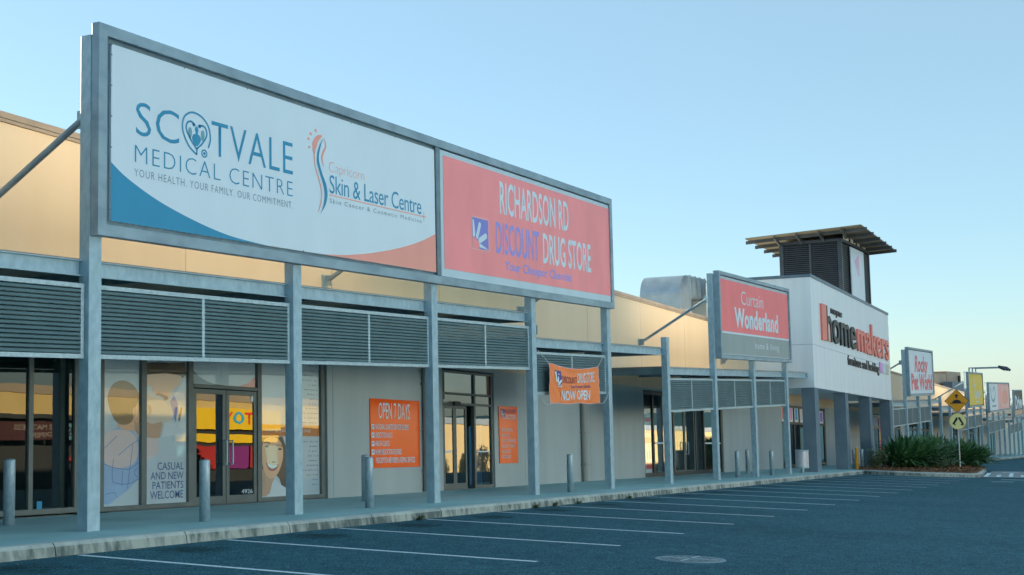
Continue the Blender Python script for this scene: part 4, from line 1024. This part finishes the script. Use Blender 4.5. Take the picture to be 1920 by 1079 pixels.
# roof plant
du = thing('roof_duct', 'curved galvanised ventilation duct on the roof behind the curtain sign', 'duct', (42, 6, 4.6))
DY0, DY1 = 5.0, 6.86
def arc_(cx, cz, r, a0, a1, n=10): return [(cx + r * math.cos(a0 + (a1 - a0) * i / n), cz + r * math.sin(a0 + (a1 - a0) * i / n)) for i in range(n + 1)]
outer = [(40.1, 4.4), (40.1, 6.15)] + arc_(40.98, 6.15, .88, math.pi, math.pi / 2, 10)[1:] + [(44.6, 7.03)]
inner_ = [(44.6, 6.1)] + arc_(41.95, 5.75, .35, math.pi / 2, math.pi, 6) + [(41.6, 4.4)]
mb = MB(); prof = outer + inner_; mb.prism(prof, 'y', DY0, DY1)
build('elbow', mb, M_DUCT, du)
mb = MB()
for z in (5.55, 6.15): mb.box(40.07, 41.63 if z < 5.6 else 41.1, DY0 - .03, DY1 + .03, z, z + .03)
for x in (41.4, 42.1, 42.8, 43.5): mb.box(x, x + .05, DY0 - .09, DY1 + .05, 6.06, 7.07)
build('duct_flanges', mb, M_DUCT, du)
build('plenum', MB().box(43.3, 46.2, DY0 - .2, DY1 + .3, 4.2, 6.05).box(44.62, 46.4, DY0 - .1, DY1 + .1, 6.06, 6.95), M_DUCT, du, bevel=.02)
far = thing('roof_plant', 'brown and grey plant boxes on the far roof between the pet shop and yellow signs', 'roof plant', (160, 12, 0))
build('cabinet', MB().box(148, 158, 10, 14, -2, 3.75).box(158.5, 172, 10, 15, -2, 4.1), flat('plant_brown', (.60, .52, .44), .5, .2), far)
build('screen', MB().box(152, 166, 8.5, 9.6, -2, 2.7), flat('plant_slate', (.30, .38, .46), .5, .2), far)
build('pipe', MB().tube((168, 9.7, -1), (168, 9.7, 3.6), .2).tube((163, 9.7, 1.2), (172, 9.7, 1.2), .15), flat('plant_dark', (.25, .22, .20)), far)
up_ = thing('plant_screen', 'pale grey plant screen on the roof right behind the white store', 'roof screen', (66, 8, 2))
build('wall', MB().box(61.3, 92.4, 8, 12, 1.0, 5.9), flat('screen_grey', (.72, .70, .68)), up_)
build('pipe', MB().tube((92.5, 7.8, 5.9), (92.5, 7.8, 6.3), .12).tube((91, 7.8, 6.0), (92.4, 7.8, 6.0), .1), flat('plant_dark', (.25, .22, .20)), up_)

# ------------------------------------------------------------------ bollards, bin, banner
bo = None
for x, y, lb in ((0.25, 1.77, 'galvanised bollard in front of the empty shop window at the left edge'), (2.6, .12, 'galvanised bollard in front of the medical centre doors'), (9.35, 1.51, 'galvanised bollard half hidden behind another, close to the OPEN 7 DAYS board'),
                 (7.38, .15, 'galvanised bollard nearest the kerb in front of the OPEN 7 DAYS board'), (16.5, .02, 'galvanised bollard below the orange cloth banner'), (31.95, .27, 'galvanised bollard just right of the curtain shop doors'),
                 (37.7, 1.55, 'galvanised bollard standing back by the grey wall under the curtain sign'), (36.1, .13, 'galvanised bollard left of the litter bin'), (50.35, -.1, 'galvanised bollard right next to the yellow one'), (51.5, -.25, 'galvanised bollard closest to the island shrubs')):
    z = foot(x, y)
    if bo is None:
        mb = MB().lathe(0, 0, [(.083, -.05), (.083, .93), (.078, .945), (.055, .957), (0.001, .962)], 20)
        bo = build('bollard', mb, M_BOLL, smooth=False); tag(bo, lb, 'bollard', 'galvanised bollards along the footpath'); bo.location = (x, y, z)
        for p in bo.data.polygons: p.use_smooth = len(p.vertices) == 4
    else: dup(bo, (x, y, z), lb)
yb = build('bollard', MB().lathe(49.85, -.34, [(.083, foot(49.6, 0) - .05), (.083, foot(49.6, 0) + 1.0), (.06, foot(49.6, 0) + 1.03), (.001, foot(49.6, 0) + 1.035)], 16), M_SIGNY, loc=(49.85, -.34, foot(49.6, 0)))
tag(yb, 'yellow painted bollard beside a pier of the white store', 'bollard')
bx, by = 40.9, .12; bz = foot(bx, by)
bi = thing('litter_bin', 'round pale metal litter bin on a single foot by the white store', 'bin', (bx, by, bz))
M_BIN = mat('bin_steel', (.55, .54, .57), .4, .2, (.62, .61, .64), 6)
o = build('bin_body', MB().lathe(bx, by, [(.26, bz + .2), (.275, bz + .22), (.275, bz + .93), (.26, bz + .94), (.24, bz + .93), (.24, bz + .5)], 28), M_BIN, bi)
o = build('bin_rim', MB().lathe(bx, by, [(.285, bz + .91), (.295, bz + .925), (.285, bz + .955), (.25, bz + .955), (.25, bz + .915)], 28).lathe(bx, by, [(.285, bz + .2), (.29, bz + .23), (.28, bz + .26), (.2, bz + .2)], 28), M_GALVF, bi)
build('bin_foot', MB().lathe(bx, by, [(.06, bz - .02), (.06, bz + .21)], 14).lathe(bx, by, [(.14, bz - .01), (.14, bz + .02), (.05, bz + .04)], 16), M_GALVF, bi)

ba = thing('cloth_banner', 'creased orange cloth banner reading NOW OPEN tied over the louvres', 'banner', (16.7, -.05, 2.0))
def bwarp(x, y, z):
    u = (x - 15.2) / 3.1; v = (z - 1.55) / .95
    sag = -.10 * math.sin(math.pi * min(max(u, 0), 1)) * max(v, 0)
    w = .020 * math.sin(9 * u + 5 * v) * (1 - .3 * v) + .016 * math.sin(17 * u - 9 * v + 1) + .012 * math.sin(31 * (u + .55 * v)) + .02 * math.sin(7 * v + 4 * u * u)
    w = .011 * math.sin(9 * u + 5 * v) + .008 * math.sin(7 * v + 4 * u * u) + .006 * math.sin(17 * u - 9 * v) * (1 - v) + .006 * math.cos(22 * (v - .75 * (2 * u - 1) ** 2))
    return (x, y + w - .05, z + sag + .012 * math.sin(14 * u) * (1 - v))
NX, NZ = 56, 22; mb = MB()
def bpt(i, j):
    u, v = i / NX, j / NZ
    xl = 15.20 - .04 * v; xr = 18.31 - .02 * v
    zt = 2.56 - .05 * u; zb = 1.575 - .04 * u
    return bwarp(xl + (xr - xl) * u, -.03, zb + (zt - zb) * v)
for j in range(NZ + 1):
    for i in range(NX + 1): mb.v.append(bpt(i, j))
W_ = NX + 1
for j in range(NZ):
    for i in range(NX): mb.f.append((j * W_ + i, j * W_ + i + 1, (j + 1) * W_ + i + 1, (j + 1) * W_ + i))
cl = build('cloth', mb, M_BANNER, ba, smooth=True)
md = cl.modifiers.new('thickness', 'SOLIDIFY'); md.thickness = .004
def bw2(x, y, z): q = bwarp(x, -.03, z); return (q[0], q[1] - .008, q[2])
def btext(s, box, m, **k): return text(s, box, -.03, m, cl, 'banner_lettering', warp=bw2, **k)
btext('NOW OPEN', (15.84, 17.66, 1.66, 1.91), M_PALE, bold=.02)
btext('DISCOUNT', (15.88, 16.85, 2.12, 2.30), M_MAROON, bold=.012)
btext('DRUG STORE', (16.9, 17.98, 2.14, 2.40), M_PALE, bold=.015)
btext('Your Cheaper Chemist', (16.4, 17.7, 1.99, 2.07), M_PURPLE, bold=.012)
mb = MB(); ncol = 6
for i in range(ncol):
    for j in range(ncol):
        a, b = 15.46 + .4 * i / ncol, 15.46 + .4 * (i + 1) / ncol; c, d = 2.02 + .4 * j / ncol, 2.02 + .4 * (j + 1) / ncol
        if i + j < 3: continue
        mb.add([(lambda q: (q[0], q[1] + .003, q[2]))(bw2(*p)) for p in ((a, 0, c), (b, 0, c), (b, 0, d), (a, 0, d))], [(0, 1, 2, 3)])
build('banner_logo', mb, M_PURPLE, cl)
mb = MB()
for a, b, w in (((15.5, 2.38), (15.56, 2.12), .04), ((15.62, 2.1), (15.7, 2.34), .035), ((15.64, 2.06), (15.84, 2.18), .035), ((15.62, 2.03), (15.86, 2.03), .03)):
    A, B = Vector(a), Vector(b); n_ = Vector((-(B - A).y, (B - A).x)).normalized() * w
    mb.add([bw2(p.x, 0, p.y) for p in (A - n_, B - n_, B + n_, A + n_)], [(0, 1, 2, 3)])
build('banner_logo_capsules', mb, M_PALE, cl)
mb = MB(); edge = [bpt(i, NZ) for i in range(0, NX + 1, 4)], [bpt(i, 0) for i in range(0, NX + 1, 4)], [bpt(0, j) for j in range(0, NZ + 1, 2)], [bpt(NX, j) for j in range(0, NZ + 1, 2)]
for e in edge: mb.path(e, .011, 5)
build('hem', mb, M_PEACH, cl)
def rope(a, b, sag):
    return [(a[0] + (b[0] - a[0]) * t, a[1] + (b[1] - a[1]) * t, a[2] + (b[2] - a[2]) * t - sag * 4 * t * (1 - t)) for t in [i / 8 for i in range(9)]]
mb = MB(); mb.path(rope((14.66, -.02, 2.86), bpt(0, NZ), .0), .009, 5).path(rope((18.98, .05, 2.80), bpt(NX, NZ), .0), .009, 5)
mb.path(rope((14.66, -.02, 1.82), bpt(0, 0), .12), .009, 5).path(rope((19.16, -.02, 1.86), bpt(NX, 0), .12), .009, 5)
build('rope', mb, M_ROPE, ba)

# ------------------------------------------------------------------ road sign on the island
sx, sy = 56.2, -4.25; sz = road(sx, sy) + .2
rs = thing('road_sign', 'white pole with a yellow speed hump diamond above a round pedestrian crossing sign', 'road sign', (sx, sy, sz))
o = build('pole', MB().tube((sx, sy, sz - .2), (sx, sy, sz + 4.05), .035, 12), mat('pole_grey', (.50, .54, .56), .4, .3), rs)
cdir = Vector((-13.4 - sx, -13.2 - sy, 0)).normalized(); cdir = (cdir + Vector((-.35, 0, 0))).normalized(); right = Vector((0, 0, 1)).cross(cdir)
def sgn(nm, pts, m, d, par, cz):
    mb = MB(); base = Vector((sx, sy, sz + cz)) + cdir * d; n = len(pts)
    V = [tuple(base + right * p[0] + Vector((0, 0, p[1]))) for p in pts] + [tuple(base + right * p[0] + Vector((0, 0, p[1])) - cdir * .004) for p in pts]
    mb.add(V, [tuple(range(n)), tuple(range(2 * n - 1, n - 1, -1))] + [(i, i + n, (i + 1) % n + n, (i + 1) % n) for i in range(n)])
    return build(nm, mb, m, par)
D = .61
dm = sgn('diamond_plate', [(0, -D), (D, 0), (0, D), (-D, 0)], M_BLACK, .05, rs, 3.46)
sgn('diamond_face', [(0, -D + .03), (D - .03, 0), (0, D - .03), (-D + .03, 0)], M_SIGNY, .056, dm, 3.46)
sgn('speed_hump_symbol', [(-.34, -.13), (.36, -.13), (.36, -.10), (.25, -.09)] + [(.22 * math.cos(t), -.09 + .16 * math.sin(t)) for t in [math.pi * i / 10 for i in range(11)]] + [(-.25, -.09), (-.34, -.10)], M_BLACK, .062, dm, 3.46)
sgn('arrow_symbol', [(-.045, .15), (.045, .15), (.045, .25), (.12, .25), (0, .37), (-.12, .25), (-.045, .25)], M_BLACK, .062, dm, 3.46)
dc = sgn('round_plate', ellipse(0, 0, .42, .42, 32), M_SIGNY, .05, rs, 2.42)
sgn('round_face', ellipse(0, 0, .40, .40, 32), M_SIGNP, .056, dc, 2.42)
sgn('walking_legs', [(-.07, .2), (-.01, .2), (.0, .1), (-.15, -.12), (-.10, -.17), (-.13, -.21), (-.27, -.12), (-.25, -.10)], M_BLACK, .062, dc, 2.42)
sgn('walking_legs', [(.03, .2), (.12, .2), (.28, -.12), (.3, -.18), (.16, -.22), (.13, -.17), (.2, -.14), (.03, .14)], M_BLACK, .062, dc, 2.42)

# ------------------------------------------------------------------ planting
M_LEAF = mat('strap_leaf', (.026, .105, .046), .45, 0, (.10, .24, .08), 3.5, (1, 1, 1), 4)
M_LEAF2 = mat('shrub_leaf', (.045, .075, .022), .55, 0, (.075, .11, .035), 4)
M_DRYL = mat('dry_leaf', (.16, .11, .05), .8, 0, (.22, .16, .08), 4)
def clump(x, y, R0, Ht, nleaf, seed, label):
    rnd = random.Random(seed); mb = MB(); z0 = road(x, y) + .2
    for i in range(nleaf):
        a = rnd.uniform(0, 2 * math.pi); lean = rnd.random() ** .8; L = Ht * rnd.uniform(.65, 1.15); w = rnd.uniform(.06, .13)
        out = Vector((math.cos(a), math.sin(a), 0)); side = Vector((-out.y, out.x, 0))
        p = Vector((x, y, z0)) + out * rnd.uniform(0, .35) * R0 + side * rnd.uniform(-.2, .2)
        el = math.radians(88 - 62 * lean); V = []; N = 6
        stem = rnd.uniform(.2, .45)
        for k in range(N + 1):
            t = k / N
            ww = w * (.22 if t < stem * .6 else math.sin(math.pi * min(1, .14 + .86 * (t - stem * .6) / (1 - stem * .6))) + .03)
            fold = Vector((0, 0, .25 * ww))
            V += [p - side * ww + fold, p, p + side * ww + fold]
            e = el - lean * 1.1 * t * t - .25 * t
            p = p + (out * math.cos(e) + Vector((0, 0, 1)) * math.sin(e)) * (L / N)
        F = []
        for k in range(N): F += [(3 * k, 3 * k + 1, 3 * k + 4, 3 * k + 3), (3 * k + 1, 3 * k + 2, 3 * k + 5, 3 * k + 4)]
        mb.add(V, F)
    pl_ = build('strap_leaf_plant', mb, M_LEAF, loc=(x, y, z0), smooth=False)
    return tag(pl_, label, 'plant', 'strap leaved plants in the island bed')
CL = [(52.3, -2.0, 1.1, 1.55, 330, 'big dark strap leaf clump at the left of the bed, below the last pier'), (53.5, -2.2, 1.2, 1.75, 330, 'tall left-of-centre strap leaf clump reaching highest'),
      (54.9, -2.7, 1.1, 1.6, 300, 'strap leaf clump in the middle of the bed'), (57.2, -2.7, 1.1, 1.65, 300, 'strap leaf clump left of the road sign pole'), (60.2, -3.6, 1.0, 1.65, 280, 'strap leaf clump behind the road sign pole'),
      (61.8, -4.2, 1.0, 1.45, 260, 'rightmost strap leaf clump leaning over the roadway'), (59.5, -2.4, 1.2, 1.8, 260, 'strap leaf clump at the rear of the bed towards the pet shop posts')]
for i, (x, y, r, h, n, lb) in enumerate(CL): clump(x, y, r, h, n, 20 + i, lb)
def shrub(x, y, r, h, n, seed, label):
    rnd = random.Random(seed); z0 = road(x, y) + .2; t = thing('shrub', label, 'shrub', (x, y, z0)); st_, lf = MB(), MB()
    for i in range(9):
        a = rnd.uniform(0, 6.28); q = Vector((x + r * .8 * math.cos(a), y + r * .8 * math.sin(a), z0 + h * rnd.uniform(.6, 1)))
        st_.tube((x, y, z0 - .05), q, .015, 5, .006)
        for j in range(n // 9):
            c = Vector((x, y, z0)).lerp(q, rnd.uniform(.25, 1.05)) + Vector((rnd.gauss(0, .13), rnd.gauss(0, .13), rnd.gauss(0, .11)))
            u = Vector((rnd.uniform(-1, 1), rnd.uniform(-1, 1), rnd.uniform(-.4, .8))).normalized(); w = u.orthogonal().normalized() * .03
            lf.add([c - u * .05, c + w, c + u * .06, c - w], [(0, 1, 2, 3)])
    build('stem', st_, M_DRYL, t); build('leaves', lf, M_LEAF2, t); return t
shrub(49.9, -1.2, .55, 1.0, 700, 5, 'small loose pale green shrub at the left end of the island bed')
shrub(53.0, -3.9, .5, .6, 400, 6, 'low broad-leaved green plant at the front edge of the island mulch')
def weed(x, s, label):
    rnd = random.Random(int(x * 100)); mb = MB(); y = KF - .03; z = road(x, y)
    for i in range(26):
        a = rnd.uniform(0, 6.28); d = Vector((math.cos(a), -abs(math.sin(a)) * .7, rnd.uniform(.3, 1.2))).normalized(); L = s * rnd.uniform(.5, 1); w = Vector((-d.y, d.x, 0)).normalized() * .012
        p = Vector((x + rnd.uniform(-.1, .1), y - rnd.uniform(0, .04), z)); q = p + d * L * .6; e = q + (d + Vector((0, 0, -.6))).normalized() * L * .4
        mb.add([p - w * .5, p + w * .5, q + w, q - w, e], [(0, 1, 2, 3), (3, 2, 4)])
    tag(build('weed', mb, M_LEAF2, loc=(x, y, z)), label, 'weed', 'weeds at the foot of the kerb')
for x, s, lb in ((7.05, .18, 'dry green weed at the kerb left of the chemist doors'), (12.0, .17, 'first weed of the little row at the kerb below the narrow orange board'), (13.0, .2, 'bushier weed at the kerb left of the banner bollard'),
                 (14.3, .15, 'small weed at the kerb below the right post of the chemist doors'), (17.6, .16, 'weed at the kerb right of the banner bollard')): weed(x, s, lb)
# litter of leaves and grit along the gutter
lt = MB(); rnd = random.Random(11)
for i in range(420):
    x = rnd.uniform(-3, 40); y = KF - abs(rnd.gauss(.05, .25)) - .02; 
    if rnd.random() < .12: y -= rnd.uniform(0, 5)
    z = road(x, y) + .006; s = rnd.uniform(.008, .028); a = rnd.uniform(0, 6.3); dx, dy = s * math.cos(a), s * math.sin(a)
    lt.add([(x - dx, y - dy, z), (x + dy * .6, y - dx * .6, z + .004), (x + dx, y + dy, z + .008), (x - dy * .6, y + dx * .6, z)], [(0, 1, 2, 3)])
build('gutter_litter', lt, mat('litter_pale', (.30, .28, .24), .9, 0, (.12, .09, .05), 5), kind='stuff')['label'] = 'scattered dry leaves and grit along the gutter'

# manhole
mx_, my_ = 3.12, -7.62; mz = road(mx_, my_)
mh = thing('manhole_cover', 'round metal drain cover let into the asphalt', 'manhole cover', (mx_, my_, mz))
def tilt(mb):
    mb.v = [(x, y, z - G * (x - mx_) + .027 * (y - my_)) for x, y, z in mb.v]; return mb
M_MH = mat('cover_iron', (.11, .19, .22), .7, .1, (.17, .26, .29), 20)
build('rim', tilt(MB().lathe(mx_, my_, [(.47, mz - .02), (.47, mz + .008), (.405, mz + .008), (.405, mz - .02)], 40)), mat('cover_ring', (.17, .27, .31), .8, 0, (.23, .34, .38), 15), mh)
build('cover', tilt(MB().lathe(mx_, my_, [(.40, mz - .02), (.40, mz + .010), (.001, mz + .012)], 40)), M_MH, mh)
hl, rib_ = MB(), MB()
for i in range(16):
    a = 2 * math.pi * i / 16
    if i % 4: hl.lathe(mx_ + .27 * math.cos(a), my_ + .27 * math.sin(a), [(.022, mz + .0125), (.022, mz + .0145), (.001, mz + .015)], 8)
    if i % 4 == 0: rib_.add([(mx_ + r * math.cos(a) + s * .012 * -math.sin(a), my_ + r * math.sin(a) + s * .012 * math.cos(a), mz + .018) for r, s in ((.06, -1), (.38, -1), (.38, 1), (.06, 1))], [(0, 1, 2, 3)])
build('drain_hole', tilt(hl), M_BLACK, mh); build('cover_rib', tilt(rib_), M_MARK, mh)

# ------------------------------------------------------------------ the shops across the car park, seen in the glass, plus an unseen bounce warehouse
OY = -40.0
def od(x): return gx(x) - .15 + .027 * OY
op = thing('shop_building', 'sunlit yellow shops across the car park, seen mirrored in the shop windows', 'building', (80, OY, od(80)))
OM = {'wall': mat('opposite_wall', (.46, .33, .11), .6, 0, (.52, .38, .14), .4), 'cap': flat('opposite_cap', (.55, .50, .42)), 'low': flat('opposite_low_shaded', (.15, .16, .16)), 'mar': flat('opposite_maroon_shaded', (.24, .07, .07)),  # low front and maroon board darkened to paint in the awning's shade
      'yel': flat('opposite_yellow', (.86, .70, .03)), 'red': flat('opposite_red', (.62, .12, .10)), 'pur': flat('opposite_purple', (.45, .12, .42)), 'cya': flat('opposite_cyan', (.30, .50, .52)), 'cre': flat('opposite_cream', (.74, .66, .50))}
def obox(nm, x0, x1, y0, y1, h0, h1, m): return build(nm, MB().box(x0, x1, OY - y1, OY - y0, h0 - 1.23, h1 - 1.23, G), OM[m], op)
obox('wall', 32, 84, .3, 25, 3.9, 5.6, 'wall'); obox('capping', 31.9, 84.1, .2, 25.2, 5.61, 6.1, 'cap')
obox('shopfront', 32, 84, .5, 25, 0, 3.88, 'low'); obox('awning', 32, 54, -1.6, .28, 4.05, 4.3, 'low')
obox('fascia_board', 33.0, 43.4, -.9, -.84, 2.85, 3.9, 'mar'); obox('fascia_board', 43.5, 46.5, -.9, -.84, 2.85, 3.9, 'cya')
obox('fascia_board', 54.5, 66, -.02, .25, 3.65, 5.1, 'yel')
for a, b, c in ((54.6, 56.4, 'cya'), (56.6, 59.2, 'red'), (59.5, 62.3, 'pur'), (62.5, 64, 'red'), (64.2, 66, 'cya')): obox('shop_poster', a, b, .2, .45, .9, 2.5, c)
obox('shop_band', 54.5, 66, .2, .45, 2.75, 3.3, 'yel'); obox('kiosk_band', 44, 54, -.2, .2, 1.6, 1.85, 'red')
def otext(s, x0, x1, h0, h1, m, yo):
    me_o = text(s, (0, x1 - x0, h0 - 1.23, h1 - 1.23), 0, m, op, 'opposite_lettering', bold=.02)
    base = wloc(op)
    for v in me_o.data.vertices:
        p = v.co + base; X = x1 - p.x
        v.co = Vector((X, OY - yo, p.z - G * X)) - base
M_OT = flat('opposite_letter_shaded', (.50, .46, .42)); otext('THE MATTRESS', 39.7, 43.2, 3.45, 3.72, M_OT, -.92); otext('EXPERTS', 40.4, 42.6, 3.0, 3.27, M_OT, -.92)  # letters greyed to sit in the same painted shade
otext("ROY'S", 43.7, 46.2, 3.1, 3.65, M_BLACK, -.92)
for s, x0, x1, m in (('T', 61.6, 62.6, 'red'), ('O', 60.3, 61.5, 'cya'), ('Y', 59.3, 60.2, 'red')): otext(s, x0, x1, 4.1, 4.85, flat('toy_' + m, {'red': (.85, .12, .15), 'cya': (.1, .6, .8)}[m]), -.04)
bounce_w3 = thing('shop_building', 'unseen pale warehouse added to bounce sunlight, left of the yellow shops across the car park', 'building', (10, OY, od(10)))
build('wall', MB().box(-12, 31.5, OY - 40, OY - 4, -1.3, 9.2, G), flat('warehouse_bounce_pale', (.80, .88, .94)), bounce_w3); build('roof', MB().box(-12.2, 31.7, OY - 40.2, OY - 3.8, 9.21, 9.7, G), OM['cap'], bounce_w3)  # unseen block added to throw pale sunlight back at the facade
w2 = thing('shop_building', 'pale sunlit shed across the car park, mirrored in the chemist doors', 'building', (120, OY, od(120)))
build('wall', MB().box(86, 210, OY - 30, OY - 1, -1.3, 3.3, G), OM['cre'], w2); build('roof', MB().box(85.8, 210.2, OY - 30.2, OY - .8, 3.31, 3.9, G), flat('shed_roof', (.50, .55, .60)), w2)
M_TRL = mat('tree_leaf', (.05, .075, .018), .6, 0, (.10, .12, .03), 1.5); M_BARK = mat('tree_bark', (.12, .09, .06), .9, 0, (.18, .14, .1), 5)
for i, (x, y, h) in enumerate(((88, -30, 4.4), (93.0, -31, 3.4), (101, -33, 4.0), (47.5, -33, 2.0), (97, -34, 3.0), (106, -32, 4.4))):
    rnd = random.Random(i + 40); z = road(x, y); t = thing('tree', ('bushy tree across the car park mirrored at the left of the chemist doors', 'smaller round tree across the car park near the pale shed', 'tree across the car park mirrored in the chemist side pane', 'low shrub-like tree in front of the yellow shops', 'low tree between two taller ones in front of the pale shed', 'tall tree at the right end of the row by the pale shed')[i], 'tree', (x, y, z), 'trees across the car park')
    build('trunk', MB().tube((x, y, z - .1), (x + .1, y, z + h * .55), .13, 8, .07), M_BARK, t); lf = MB()
    for k in range(900):
        d = Vector((rnd.gauss(0, 1), rnd.gauss(0, 1), rnd.gauss(0, 1))).normalized() * rnd.random() ** .4; c = Vector((x, y, z + h * .62)) + Vector((d.x * h * .36, d.y * h * .36, d.z * h * .40)) + Vector((math.sin(k) * .2, 0, math.cos(k * 3) * .15))
        u = Vector((rnd.uniform(-1, 1), rnd.uniform(-1, 1), rnd.uniform(-1, 1))).normalized(); w = u.orthogonal().normalized()
        lf.add([c - u * .16, c + w * .1, c + u * .16, c - w * .1], [(0, 1, 2, 3)])
    build('crown', lf, M_TRL, t)
